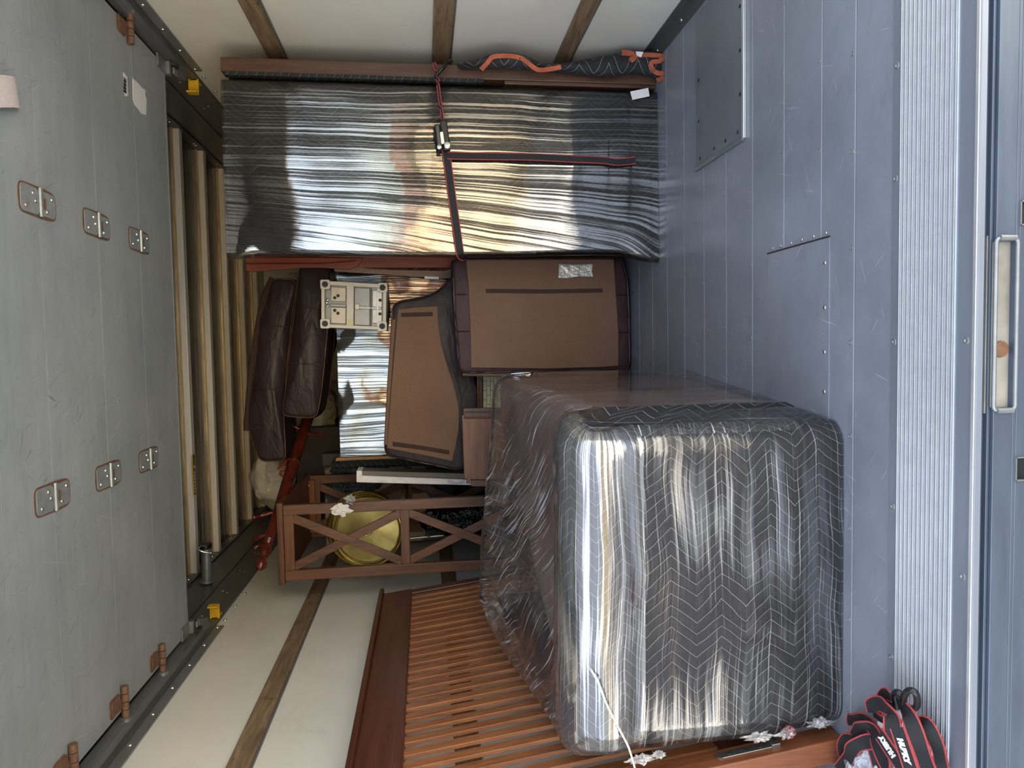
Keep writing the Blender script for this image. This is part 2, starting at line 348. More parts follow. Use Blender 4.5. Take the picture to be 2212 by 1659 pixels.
class MB:
    def __init__(s): s.v = []; s.f = []; s.uv = []; s.mi = []
    def face(s, idx, uv=None, mi=0):
        s.f.append(list(idx)); s.uv.append(uv); s.mi.append(mi)
    def quads(s, vs, fs, mi=0):
        o = len(s.v); s.v += [V(q) for q in vs]
        for f in fs: s.face([o+i for i in f], None, mi)
        return s
    def obox(s, c, ax, mi=0):
        """box: centre and three half-axis vectors"""
        c = V(c); a, b, d = map(V, ax)
        vs = [c+a*i+b*j+d*k for k in (-1, 1) for j in (-1, 1) for i in (-1, 1)]
        fs = [(0, 2, 3, 1), (4, 5, 7, 6), (0, 1, 5, 4), (2, 6, 7, 3), (0, 4, 6, 2), (1, 3, 7, 5)]
        if a.cross(b).dot(d) < 0: fs = [f[::-1] for f in fs]
        return s.quads(vs, fs, mi)
    def box(s, x0, x1, y0, y1, z0, z1, mi=0):
        return s.obox(((x0+x1)/2, (y0+y1)/2, (z0+z1)/2), (((x1-x0)/2, 0, 0), (0, (y1-y0)/2, 0), (0, 0, (z1-z0)/2)), mi)
    def beam(s, p0, p1, wdt, hgt, up=(0, 0, 1), mi=0):
        p0, p1 = V(p0), V(p1); d = (p1-p0); t = d.normalized(); up = V(up)
        sd = t.cross(up).normalized(); u2 = sd.cross(t).normalized()
        return s.obox((p0+p1)/2, (d/2, sd*wdt/2, u2*hgt/2), mi)
    def loft(s, rings, closed=True, cap0=True, cap1=True, mi=0, flip=False, uvs=None):
        o = len(s.v); n = len(rings[0]); nr = len(rings)
        for r in rings: s.v += [V(q) for q in r]
        L = [0]
        for j in range(n): L.append(L[-1]+(V(rings[nr//2][(j+1) % n])-V(rings[nr//2][j])).length)
        H = [0]
        for i in range(1, nr): H.append(H[-1]+sum((V(rings[i][j])-V(rings[i-1][j])).length for j in range(0, n, max(1, n//8)))/len(range(0, n, max(1, n//8))))
        m = n if closed else n-1
        for i in range(nr-1):
            for j in range(m):
                k = (j+1) % n
                idx = [o+i*n+j, o+i*n+k, o+(i+1)*n+k, o+(i+1)*n+j]
                uv = [(L[j], H[i]), (L[j+1], H[i]), (L[j+1], H[i+1]), (L[j], H[i+1])]
                if flip: idx.reverse(); uv.reverse()
                s.face(idx, uv, mi)
        if cap0 and closed:
            idx = [o+j for j in range(n)][::-1]; s.face(idx[::-1] if flip else idx, None, mi)
        if cap1 and closed:
            idx = [o+(nr-1)*n+j for j in range(n)]; s.face(idx[::-1] if flip else idx, None, mi)
        return s
    def tube(s, pts, r, n=8, mi=0, closed=False):
        pts = [V(p) for p in pts]; rings = []; N = len(pts)
        rr = r if hasattr(r, '__len__') else [r]*N
        ref = V((0, 0, 1)); prev = None
        for i, p in enumerate(pts):
            t = (pts[(i+1) % N]-pts[i-1]) if closed else (pts[min(i+1, N-1)]-pts[max(i-1, 0)])
            t.normalize()
            if prev is None:
                a = t.cross(ref)
                if a.length < .1: a = t.cross(V((1, 0, 0)))
            else: a = prev - t*prev.dot(t)
            a.normalize(); b = t.cross(a); prev = a
            rings.append([p+(a*math.cos(2*math.pi*k/n)+b*math.sin(2*math.pi*k/n))*rr[i] for k in range(n)])
        if closed: rings.append(rings[0])
        return s.loft(rings, True, not closed, not closed, mi)
    def lathe(s, p0, d, prof, n=24, mi=0):
        """prof = [(distance along d, radius)]"""
        p0, d = V(p0), V(d).normalized(); a = d.cross(V((0, 0, 1)))
        if a.length < .1: a = d.cross(V((1, 0, 0)))
        a.normalize(); b = d.cross(a)
        rings = [[p0+d*t+(a*math.cos(2*math.pi*k/n)+b*math.sin(2*math.pi*k/n))*max(r, 1e-4) for k in range(n)] for t, r in prof]
        return s.loft(rings, True, True, True, mi)
    def prism(s, outl, ext, mi=0):
        outl = [V(p) for p in outl]; e = V(ext); n = len(outl); o = len(s.v)
        s.v += outl + [p+e for p in outl]
        nrm = sum(((outl[i]).cross(outl[(i+1) % n]) for i in range(n)), V((0, 0, 0)))
        fl = nrm.dot(e) > 0
        a = list(range(o, o+n)); b = list(range(o+n, o+2*n))
        s.face(a[::-1] if fl else a, None, mi); s.face(b if fl else b[::-1], None, mi)
        for i in range(n):
            q = [a[i], a[(i+1) % n], b[(i+1) % n], b[i]]
            s.face(q if fl else q[::-1], None, mi)
        return s
    def ribbon(s, pts, face_n, wdt, th=.002, edge=.18, mi=(0, 1)):
        """flat webbing: centre strip and two coloured edges; face_n = way the flat faces"""
        pts = [V(p) for p in pts]; N = len(pts); rows = []
        for i, p in enumerate(pts):
            t = (pts[min(i+1, N-1)]-pts[max(i-1, 0)]).normalized()
            n = V(face_n[i] if isinstance(face_n, list) else face_n); n = (n-t*n.dot(t)).normalized()
            sd = t.cross(n)
            rows.append((p, sd*wdt/2, n*th/2))
        k = 1-2*edge
        for a0, a1, m in ((-1, -k, mi[1]), (-k, k, mi[0]), (k, 1, mi[1])):
            rings = [[p+sd*a0-n, p+sd*a1-n, p+sd*a1+n, p+sd*a0+n] for p, sd, n in rows]
            s.loft(rings, True, True, True, m)
        return s
    def build(s, name, mat, parent=None, smooth=0, bevel=0, seg=2, sub=0, loc=None):
        me = bpy.data.meshes.new(name)
        vs = [V(q) for q in s.v]
        o = bpy.data.objects.new(name, me)
        if parent is None and loc is None:
            xs = [q.x for q in vs]; ys = [q.y for q in vs]; zs = [q.z for q in vs]
            loc = V(((min(xs)+max(xs))/2, (min(ys)+max(ys))/2, min(zs)))
        if parent is None:
            vs = [q-V(loc) for q in vs]; o.location = loc
        me.from_pydata([tuple(q) for q in vs], [], s.f)
        if any(u is not None for u in s.uv):
            lay = me.uv_layers.new(name='UVMap'); i = 0
            for f, u in zip(s.f, s.uv):
                for k in range(len(f)):
                    lay.data[i].uv = u[k] if u is not None else (s.v[f[k]].x+s.v[f[k]].y*.3, s.v[f[k]].z+s.v[f[k]].y*.6)
                    i += 1
        for m in (mat if isinstance(mat, (list, tuple)) else [mat]): me.materials.append(m)
        if any(s.mi): me.polygons.foreach_set('material_index', s.mi)
        if smooth:
            me.polygons.foreach_set('use_smooth', [True]*len(me.polygons))
            me.set_sharp_from_angle(angle=math.radians(smooth))
        me.update()
        COL.objects.link(o)
        if parent is not None:
            o.parent = parent
            if parent.type == 'EMPTY' or parent.parent is None:
                o.matrix_parent_inverse = Matrix.Translation(-V(parent.location))
        if bevel:
            b = o.modifiers.new('bevel', 'BEVEL'); b.width = bevel; b.segments = seg; b.limit_method = 'ANGLE'; b.angle_limit = math.radians(35)
        if sub:
            b = o.modifiers.new('sub', 'SUBSURF'); b.levels = sub; b.render_levels = sub
        return o

def thing(name, label, cat, loc, group=None):
    o = bpy.data.objects.new(name, None); COL.objects.link(o); o.location = loc; o.empty_display_size = .05
    o['label'] = label; o['category'] = cat
    if group: o['group'] = group
    return o
def tag(o, label, cat, group=None):
    o['label'] = label; o['category'] = cat
    if group: o['group'] = group
    return o
def structure(o, label=None, cat=None):
    o['kind'] = 'structure'
    if label: o['label'] = label
    return o
def stuff(o): o['kind'] = 'stuff'; return o

def catmull(pts, n=8, closed=False):
    pts = [V(p) for p in pts]; out = []; N = len(pts)
    for i in range(N if closed else N-1):
        if closed: a, b, c, d = pts[i-1], pts[i], pts[(i+1) % N], pts[(i+2) % N]
        else: a, b, c, d = pts[max(i-1, 0)], pts[i], pts[i+1], pts[min(i+2, N-1)]
        for k in range(n):
            t = k/n
            out.append(.5*((2*b)+(c-a)*t+(2*a-5*b+4*c-d)*t*t+(3*b-a-3*c+d)*t**3))
    if not closed: out.append(pts[-1])
    return out

def round_poly(pts, r, n=5):
    """round the corners of a closed outline"""
    pts = [V(p) for p in pts]; out = []; N = len(pts)
    for i in range(N):
        a, b, c = pts[i-1], pts[i], pts[(i+1) % N]
        d0, d1 = (a-b), (c-b); k = min(r, d0.length*.45, d1.length*.45)
        p0, p1 = b+d0.normalized()*k, b+d1.normalized()*k
        for j in range(n+1):
            t = j/n; out.append(p0*(1-t)**2+b*2*t*(1-t)+p1*t*t)
    return out

def resample(pts, n):
    pts = [V(p) for p in pts]; L = [0]
    N = len(pts)
    for i in range(N): L.append(L[-1]+(pts[(i+1) % N]-pts[i]).length)
    out = []
    j = 0
    for k in range(n):
        t = L[-1]*k/n
        while L[j+1] < t: j += 1
        q = (t-L[j])/max(1e-9, L[j+1]-L[j]); out.append(pts[j].lerp(pts[(j+1) % N], q))
    return out

def cushion(outl, thick, back, bulge=.02, edge=.03, n=96, wrinkle=.004, sc_=6):
    """puffy slab: outline (front face points), thick along vector back (unit)"""
    o = resample(outl, n); c = sum(o, V((0, 0, 0)))/n; back = V(back).normalized()
    def ring(s, d):
        r = []
        for p in o:
            q = c+(p-c)*s+back*d
            q += back*(noise.noise(q*sc_)*wrinkle*(1-s*s*.5)) + (p-c).normalized()*noise.noise(q*sc_*1.3+V((5, 0, 0)))*wrinkle*.6
            r.append(q)
        return r
    size = max((p-c).length for p in o); e = edge/size
    prof = []
    for s in (.02, .2, .4, .6, .76, .88): prof.append((s*(1-e), -bulge*(1-s*s)))
    for k in range(6):
        a = k/5*math.pi/2; prof.append((1-e+e*math.sin(a), edge*(1-math.cos(a))))
    for k in (.3, .5, .7): prof.append((1+e*.25*math.sin(math.pi*k), edge+(thick-2*edge)*k))
    back_prof = [(s, thick-d) for s, d in prof[:12]][::-1]
    rings = [ring(s, d) for s, d in prof+back_prof]
    mb = MB(); mb.loft(rings, True, True, True)
    m1 = [V(p) for p in rings[9]]; m2 = [V(p) for p in rings[-10]]
    nrm = sum((o[i].cross(o[(i+1) % n]) for i in range(n)), V((0, 0, 0)))
    if nrm.dot(back) > 0:
        pass
    else:
        mb.f = [f[::-1] for f in mb.f]; mb.uv = [u[::-1] if u else None for u in mb.uv]
    return mb, m1, m2

def copy_tree(o, parent=None):
    c = o.copy(); COL.objects.link(c)
    if parent is not None: c.parent = parent
    for ch in list(o.children): copy_tree(ch, c)
    return c

XR, XL, YB, YF, ZT = 1.12, -1.12, 1.05, 5.5, 2.09
PI = math.pi

# ================================================================== SETTING: the box of the truck
mb = MB(); mb.box(XL-.05, XR+.05, YB, YF, -.12, -.022)
floor = structure(mb.build('floor', M['dark']), 'grey metal truck floor of planks laid across the box with screws', 'floor')
ys = [1.245, 1.364, 1.487, 1.652, 1.819, 1.985, 2.15, 2.32, 2.49, 2.66, 2.83, 3.0, 3.2, 3.5, 3.9, 4.4, 4.95, YF]
for a, b in zip(ys, ys[1:]):
    mb = MB(); mb.box(XL, XR, a+.0012, b-.0012, -.021, 0); mb.build('board', M['board'], floor, bevel=.0015, seg=1)
mb = MB()
for k, y in enumerate(ys[1:9]):
    for j in range(11):
        x = -1.0+.2*j+((k*37) % 5)*.018
        if abs(x) < 1.05: mb.lathe((x, y+.012, -.001), (0, 0, 1), [(0, .0058), (.0016, .005), (.002, .003), (.0008, .0015)], 10)
stuff(mb.build('screws', M['galv'], floor, smooth=40))
# two patch plates let into the floor
mb = MB(); mb.box(.575, 1.06, 1.868, 2.205, 0, .0045); pp = mb.build('patch_plate', M['patch'], floor, bevel=.001, seg=1)
mb = MB(); mb.box(.572, 1.06, 1.856, 1.868, 0, .009); mb.build('edge_trim', M['rib_edge'], pp, bevel=.0015)
mb = MB(); mb.box(.568, .582, 1.868, 2.21, 0, .007); mb.build('edge_trim', M['track'], pp, bevel=.0015)
mb = MB()
for x, y in [(.6, 1.9), (.6, 1.98), (.6, 2.06), (.6, 2.17), (.7, 1.885), (.82, 1.885), (.94, 1.885), (.72, 2.18), (.85, 2.18)]:
    mb.lathe((x, y, .0045), (0, 0, 1), [(0, .006), (.0015, .0045), (.0017, 0)], 10)
stuff(mb.build('screws', M['dark'], pp, smooth=40))
mb = MB(); mb.box(-.42, .235, 1.453, 1.731, 0, .0022); pp = mb.build('patch_plate', M['board'], floor)
mb = MB(); mb.box(.2345, .238, 1.452, 1.733, 0, .003); mb.build('edge_trim', M['dark'], pp)
mb = MB()
for y in (1.47, 1.52, 1.57, 1.62, 1.67, 1.71): mb.lathe((.247, y, 0), (0, 0, 1), [(0, .0045), (.0015, .003), (.0017, 0)], 8)
for x in (.18, .08, -.02, -.11): mb.lathe((x, 1.47, .0022), (0, 0, 1), [(0, .005), (.0015, .004), (.0017, 0)], 8)
stuff(mb.build('screws', M['rivet'], pp, smooth=40))

# ribbed threshold plate
prof = [(1.245, -.0095), (1.245, .002), (1.226, .002)]
ribs = []
y = 1.222
for k in range(13):
    ribs.append(y); y -= .0113
prof += [(1.048, .002), (1.046, .0035), (1.037, .0035), (1.034, .0005), (1.034, -.0095)]
mb = MB(); mb.prism([(XL-.05, a, b) for a, b in prof], (XR-XL+.1, 0, 0))
th = structure(mb.build('trim_1', M['rib']), 'ribbed aluminium threshold plate along the edge of the truck floor', 'threshold')
for y in ribs:
    pf = [(y, .0015), (y-.0007, .0046), (y-.0021, .0046), (y-.0027, .0032), (y-.0036, .0032), (y-.0042, .0046), (y-.0056, .0046), (y-.0063, .0015)]
    mb = MB(); mb.prism([(XL-.05, a, b) for a, b in pf], (XR-XL+.1, 0, 0)); mb.build('rib', M['rib_edge'], th)
mb = MB(); mb.box(XL-.05, XR+.05, 1.0335, 1.0405, .0036, .0056); mb.build('worn_edge', M['rib_edge'], th, bevel=.0015)
mb = MB()
for x, yy in ((.52, 1.235), (.31, 1.236), (.0, 1.236), (-.32, 1.235), (-.62, 1.235), (.0, 1.056), (-.4, 1.056)):
    mb.lathe((x, yy, .0005), (0, 0, 1), [(0, .0075), (.0025, .006), (.003, .003), (.001, .001)], 12)
stuff(mb.build('screws', M['galv'], th, smooth=40))
# rear sill below it, with a long slot and two square holes
sx0, sx1, sz0, sz1 = -.111, .161, -.062, -.029
prof = [(1.034, -.0205), (1.052, -.0205), (1.052, -.006), (1.06, -.006), (1.06, -.35), (1.05, -.35)]
mb = MB()
mb.box(XL-.05, XR+.05, 1.044, 1.066, -.35, .0)
mb.box(XL-.05, XR+.05, 1.040, 1.05, -.0135, -.0115)
mb.box(XL-.05, XR+.05, 1.036, 1.062, -.021, -.0265)
mb.box(XL-.05, sx0, 1.03, 1.062, sz0, sz1+.002); mb.box(sx1, XR+.05, 1.03, 1.062, sz0, sz1+.002)
mb.box(XL-.05, XR+.05, 1.03, 1.062, -.0685, sz0)
for a, b in ((XL-.05, -.232), (-.196, .188), (.224, XR+.05)): mb.box(a, b, 1.03, 1.062, -.11, -.0685)
mb.box(XL-.05, XR+.05, 1.03, 1.062, -.35, -.11)
sill = structure(mb.build('trim_2', M['sill'], bevel=.002), 'scuffed steel rear sill below the ribbed threshold', 'sill')
mb = MB(); mb.box(sx0-.01, sx1+.01, 1.040, 1.062, sz0-.01, sz1+.01); mb.build('slot_back', plain('brushed pale recess', '#98948a', .4, .2, .3, 12), sill)
lp = round_poly([(sx0-.004, 1.029, sz0-.003), (sx1+.004, 1.029, sz0-.003), (sx1+.004, 1.029, sz1+.003), (sx0-.004, 1.029, sz1+.003)], .008)
mb = MB(); mb.tube(lp, .0035, 8, closed=True); mb.build('slot_rim', M['track'], sill, smooth=60)
mb = MB(); mb.tube([(sx0-.005, 1.028, sz0+.002), (sx0-.005, 1.028, sz1-.002)], .005, 8); mb.tube([(sx1+.005, 1.028, sz0+.002), (sx1+.005, 1.028, sz1-.002)], .005, 8)
mb.build('weld_bead', M['track'], sill, smooth=60)
mb = MB(); mb.lathe((-.015, 1.034, -.046), (0, 1, 0), [(0, .004), (.002, .013), (.006, .014)], 14); mb.build('rusty_boss', M['rust'], sill, smooth=40)
for x in (.206, -.214):
    mb = MB(); mb.box(x-.018, x+.018, 1.036, 1.0438, -.11, -.0685); mb.build('hole_dark_fill', M['black'], sill)  # black fill painted in for the darkness inside the hole
    mb = MB(); mb.box(x-.020, x+.020, 1.027, 1.031, -.0695, -.0675); mb.box(x-.020, x-.018, 1.027, 1.031, -.112, -.068); mb.box(x+.018, x+.020, 1.027, 1.031, -.112, -.068)
    mb.build('hole_rim', M['track'], sill)

# walls with wooden slats let into them
for sgn, nm, lab in ((1, 'wall_right', 'white fibreglass right wall with three wooden slats'), (-1, 'wall_left', 'white fibreglass left wall with weathered wooden slats')):
    x0, x1 = (XR, XR+.05) if sgn > 0 else (XL-.05, XL)
    mb = MB(); mb.box(x0, x1, YB, YF+.05, -.12, ZT+.06)
    wl = structure(mb.build(nm, M['wall']), lab, 'wall')
    X = XR if sgn > 0 else XL
    for z0, z1 in ((1.392, 1.455), (.775, .842), (.311, .370)):
        mb = MB(); mb.box(X-.013*sgn, X, YB+.01, YF-.02, z0, z1); mb.build('slat', M['slat'], wl, bevel=.003)
        mb = MB(); mb.box(X-.005*sgn, X, YB+.01, YF-.02, z0-.007, z0); mb.build('slat_joint', M['track'], wl)
    for yy in (2.9, 4.4):
        pass
mb = MB(); mb.box(XL-.05, XR+.05, YF, YF+.05, 0, ZT+.06); structure(mb.build('wall_front', M['wall']), 'white front wall deep inside the truck box', 'wall')
# floor angles
for sgn, nm in ((1, 'baseboard_right'), (-1, 'baseboard_left')):
    X = XR if sgn > 0 else XL
    mb = MB(); mb.prism([(X, YB+.2, 0), (X-.042*sgn, YB+.2, 0), (X-.042*sgn, YB+.2, .003), (X-.004*sgn, YB+.2, .02), (X-.004*sgn, YB+.2, .045), (X, YB+.2, .045)], (0, YF-YB-.22, 0))
    bb = structure(mb.build(nm, M['rail']), 'dark metal angle along the foot of the %s wall' % ('right' if sgn > 0 else 'left'), 'baseboard')
    mb = MB()
    for k in range(16):
        yy = 1.35+k*.24
        mb.lathe((X-.022*sgn, yy, .0115), (-.4*sgn, 0, .9), [(0, .0065), (.002, .0055), (.0035, 0)], 8)
    stuff(mb.build('rivets', M['rivet'], bb, smooth=40))
# ceiling with roof bows
mb = MB(); mb.box(XL-.05, XR+.05, YB, YF+.05, ZT, ZT+.06)
ceil = structure(mb.build('ceiling', M['ceil']), 'bare aluminium ceiling sheet crossed by cream roof bows', 'ceiling')
for yy in (1.35, 1.73, 2.11, 2.49, 2.87, 3.25, 3.63, 4.01, 4.385, 4.76, 5.13):
    mb = MB(); mb.box(XL, XR, yy-.022, yy+.022, ZT-.034, ZT); bw = mb.build('roof_bow', M['bow'], ceil, bevel=.003)
    mb = MB(); mb.box(XL, XR, yy+.022, yy+.085, ZT-.006, ZT); mb.box(XL, XR, yy-.05, yy-.022, ZT-.006, ZT); mb.build('flange', M['bow_side'], bw)
st_ = M['black']
mb = MB(); mb.box(-.70, -.50, 3.60, 3.625, ZT-.040, ZT-.036)
ws = mb.build('warning_sticker', M['black'], ceil)
mb = MB(); mb.box(-.70, -.50, 3.594, 3.600, ZT-.0405, ZT-.0365); mb.build('yellow_band', M['yellow'], ws)
mb = MB(); mb.lathe((-.56, 3.612, ZT-.0402), (0, 0, -1), [(0, .009), (.0006, .009)], 12)
for k in range(7): mb.box(-.69+.016*k, -.68+.016*k, 3.605, 3.62, ZT-.0408, ZT-.0402)
mb.build('sticker_print', M['paper'], ws)

# upper side rails, door tracks
for sgn, nm in ((1, 'trim_3'), (-1, 'trim_4')):
    X = XR if sgn > 0 else XL
    S = sgn
    mb = MB(); mb.box(min(X, X-.012*S), max(X, X-.012*S), YB, YF, 1.775, ZT)
    mb.box(min(X, X-.022*S), max(X, X-.022*S), YB, YF, ZT-.05, ZT)
    mb.box(min(X, X-.018*S), max(X, X-.018*S), YB, YF, 1.90, 1.91)
    rl = structure(mb.build(nm, M['rail'], bevel=.002), 'dark grey upper rail along the top of the %s wall' % ('right' if sgn > 0 else 'left'), 'rail')
    mb = MB()
    for k in range(7):
        for dz in (0, .028): mb.lathe((X-.012*S, 3.0+k*.31+.03*(dz > 0), 1.83+dz), (-S, 0, 0), [(0, .006), (.003, .004), (.0035, 0)], 8)
    for k in range(6):
        for dy in (0, .03): mb.lathe((X-.022*S, 3.1+k*.38+dy, ZT-.025), (-S, 0, 0), [(0, .005), (.003, .0035), (.0035, 0)], 8)
    stuff(mb.build('rivets', M['rivet'], rl, smooth=40))
    mb = MB()
    mb.prism([(X, YB, 1.742), (X-.006*S, YB, 1.742), (X-.006*S, YB, 1.79), (X-.030*S, YB, 1.80), (X-.030*S, YB, 1.806), (X-.040*S, YB, 1.806), (X-.040*S, YB, 1.83), (X-.036*S, YB, 1.83), (X-.036*S, YB, 1.812), (X, YB, 1.812)], (0, 2.93-YB, 0))
    mb.build('door_track', M['track'], rl)
    mb = MB()
    for k in range(9): mb.lathe((X-.006*S, 1.55+k*.17, 1.762), (-S, 0, 0), [(0, .0085), (.003, .007), (.005, 0)], 10)
    for k in range(4): mb.lathe((X-.001*S, 3.0+k*.16, 1.757), (-S, 0, 0), [(0, .008), (.003, .0065), (.005, 0)], 10)
    stuff(mb.build('track_rivets', M['rivet'], rl, smooth=40))
    yb = 2.99
    mb = MB(); mb.box(min(X-.012*S, X-.075*S), max(X-.012*S, X-.075*S), yb, yb+.006, 1.775, 1.815)
    mb.box(min(X-.068*S, X-.075*S), max(X-.068*S, X-.075*S), yb-.03, yb, 1.775, 1.815); mb.box(min(X-.012*S, X-.02*S), max(X-.012*S, X-.02*S), yb, yb+.06, 1.78, 1.81)
    br = mb.build('stop_bracket', M['yellow'], rl, bevel=.002); br['label'] = 'yellow painted stop bracket'
    # lintel over the rear opening is out of view, set low to cut sky reflections
mb = MB(); mb.box(XL-.05, XR+.05, YB-.06, YB, 1.62, ZT+.06)
structure(mb.build('trim_5', M['track']), 'unseen metal header over the rear opening, set low to cut sky reflections', 'header')
# torsion shaft end under the left rail
mb = MB(); mb.lathe((-1.10, 3.46, 1.965), (1, 0, -.02), [(0, .030), (.012, .030), (.013, .023), (.15, .023), (.151, .028), (.165, .028)], 18)
tf = mb.build('shaft_tube', M['galv'], bpy.data.objects['trim_4'], smooth=40)
mb = MB(); mb.lathe((-.93, 3.46, 1.965), (1, 0, -.02), [(0, .030), (.02, .030), (.021, .02)], 18); mb.build('shaft_cap', M['black'], tf, smooth=40)
mb = MB(); mb.tube(catmull([(-.95, 3.43, 1.93), (-.94, 3.425, 1.965), (-.925, 3.42, 1.985), (-.91, 3.42, 1.975), (-.912, 3.425, 1.955)], 6), .004, 6); mb.build('spring_clip', M['rivet'], tf, smooth=60)

# ------------------------------------------------------------------ roll-up door, open under the roof
mb = MB(); mb.box(-1.062, 1.062, 2.734, 2.742, 1.817, 1.846)
door = structure(mb.build('door_1', M['track']), 'scratched grey roll-up door stored open under the roof', 'door')
mb = MB(); mb.box(-1.06, 1.06, 1.225, 2.733, 1.8455, 1.849); mb.build('seam_shade_sheet', M['dark'], door)  # dark sheet added to stop light leaking, so panel seams read dark
jy = [1.225, 1.53, 1.838, 2.145, 2.443, 2.734]
for a, b in zip(jy, jy[1:]):
    mb = MB(); mb.box(-1.06, 1.06, a+.0013, b-.0013, 1.82, 1.845); mb.build('panel', M['door'], door)
def hinge(x, y, sc_=1.0):
    hw = .058*sc_
    o = round_poly([(x-hw*.62, y-.088*sc_, 1.8205), (x+hw*.62, y-.088*sc_, 1.8205), (x+hw*.66, y+.03*sc_, 1.8205), (x+hw*.58, y+.078*sc_, 1.8205), (x-hw*.58, y+.078*sc_, 1.8205), (x-hw*.66, y+.03*sc_, 1.8205)], .022*sc_)
    mb = MB(); mb.prism(o, (0, 0, -.002)); h = mb.build('hinge', M['rust'], door)
    for y0, y1 in ((-.083, -.004), (.004, .072)):
        k = .56 if y0 < 0 else .52
        o = round_poly([(x-hw*k, y+y0*sc_, 1.8186), (x+hw*k, y+y0*sc_, 1.8186), (x+hw*k, y+y1*sc_, 1.8186), (x-hw*k, y+y1*sc_, 1.8186)], .016*sc_)
        mb = MB(); mb.prism(o, (0, 0, -.0022)); mb.build('leaf', M['painted'], h, bevel=.0008, seg=1)
    mb = MB(); mb.tube([(x-hw*.6, y, 1.815), (x+hw*.6, y, 1.815)], .006*sc_, 8); mb.build('knuckle', M['galv'], h, smooth=40)
    mb = MB(); mb.box(x-hw*.22, x+hw*.22, y+.004, y+.022*sc_, 1.8135, 1.8165); mb.build('rust_patch', M['hingepin'], h)
    mb = MB()
    for dx, dy in ((-.3, -.062), (.3, -.03), (-.3, .03), (.3, .055), (-.0, -.02)): mb.lathe((x+hw*dx, y+dy*sc_, 1.8165), (0, 0, -1), [(0, .005), (.003, .004), (.004, 0)], 10)
    stuff(mb.build('rivets', M['rivet'], h, smooth=40))
for y in jy[2:5]:
    for x in (.375, -.347): hinge(x, y)
def edge_hinge(x, y, s):
    """roller hinge at the door edge: rusty leaf, stacked knuckles, roller"""
    mb = MB(); mb.prism(round_poly([(x-.045*s, y-.07, 1.8205), (x+.008*s, y-.07, 1.8205), (x+.008*s, y+.012, 1.8205), (x-.045*s, y-.012, 1.8205)], .01), (0, 0, -.0045)); h = mb.build('roller_hinge', M['rust'], door)
    mb = MB(); mb.prism(round_poly([(x-.04*s, y-.064, 1.8165), (x+.004*s, y-.064, 1.8165), (x+.004*s, y+.006, 1.8165), (x-.04*s, y-.014, 1.8165)], .008), (0, 0, -.003)); mb.build('leaf', M['hingepin'], h, bevel=.0008, seg=1)
    for k in range(4):
        mb = MB(); mb.lathe((x-.058*s+k*.024*s, y+.006, 1.808), (s, 0, 0), [(0, .0098), (.001, .011), (.021, .011), (.022, .0098)], 12); mb.build('knuckle', M['hingepin'], h, smooth=40)
    mb = MB(); mb.tube([(x+.03*s, y+.006, 1.808), (x+.052*s, y+.006, 1.808)], .006, 8)
    mb.lathe((x+.036*s, y+.006, 1.808), (s, 0, 0), [(0, .012), (.002, .016), (.012, .016), (.014, .012)], 14); mb.build('roller', M['galv'], h, smooth=40)
for y in jy[1:5]: edge_hinge(-1.04, y, -1)
for y in jy[1:5]: edge_hinge(1.055, y-.035, 1)
for x, s in ((-1.02, -1), (1.03, 1)):
    mb = MB(); mb.box(min(x, x+.045*s), max(x, x+.045*s), 2.66, 2.735, 1.812, 1.8195)
    mb.box(min(x, x+.045*s), max(x, x+.045*s), 2.735, 2.76, 1.80, 1.846); eb = mb.build('end_bracket', M['track'], door, bevel=.001)
    mb = MB(); mb.tube([(x+.01*s, 2.775, 1.80), (x+.055*s, 2.775, 1.80)], .008, 10); mb.lathe((x+.035*s, 2.775, 1.80), (s, 0, 0), [(0, .015), (.003, .02), (.014, .02), (.017, .015)], 16); mb.build('roller', M['dark'], eb, smooth=40)
    mb = MB(); mb.box(min(x+.008*s, x+.03*s), max(x+.008*s, x+.03*s), 2.757, 2.79, 1.79, 1.796); mb.build('roller_fork', M['galv'], eb)
# pull strap, torn paper and barcode label stuck under the door
pts = catmull([at(-60, 190, Z=1.80), at(-20, 196, Z=1.80), at(10, 197, Z=1.797), at(33, 199, Z=1.80), at(38, 203, Z=1.812)], 6)
mb = MB(); mb.ribbon(pts, (0, 0, -1), .066, .003); mb.build('pull_strap', [M['webwhite'], M['webwhite']], door, smooth=40)
def ceil_decal(name, pxs, mat, parent, z0=1.8196, th=-.0012):
    mb = MB(); mb.prism([at(a, b, Z=z0) for a, b in pxs], (0, 0, th)); return mb.build(name, mat, parent)
ceil_decal('torn_paper', [(286, 169), (298, 180), (306, 190), (314, 195), (313, 205), (316, 215), (315, 249), (306, 246), (292, 228), (287, 215)], M['paper'], door)
bl = ceil_decal('barcode_label', [(266, 156), (274, 166), (276, 207), (270, 208), (267, 190)], M['paper'], door)
mb = MB()
for k in range(9):
    P0 = at(269.5, 170+k*3.6, Z=1.818); mb.box(P0.x-.0018-.001*(k % 2), P0.x+.0018, P0.y-.008, P0.y+.012, 1.8178, 1.8184)
mb.build('barcode', M['black'], bl)

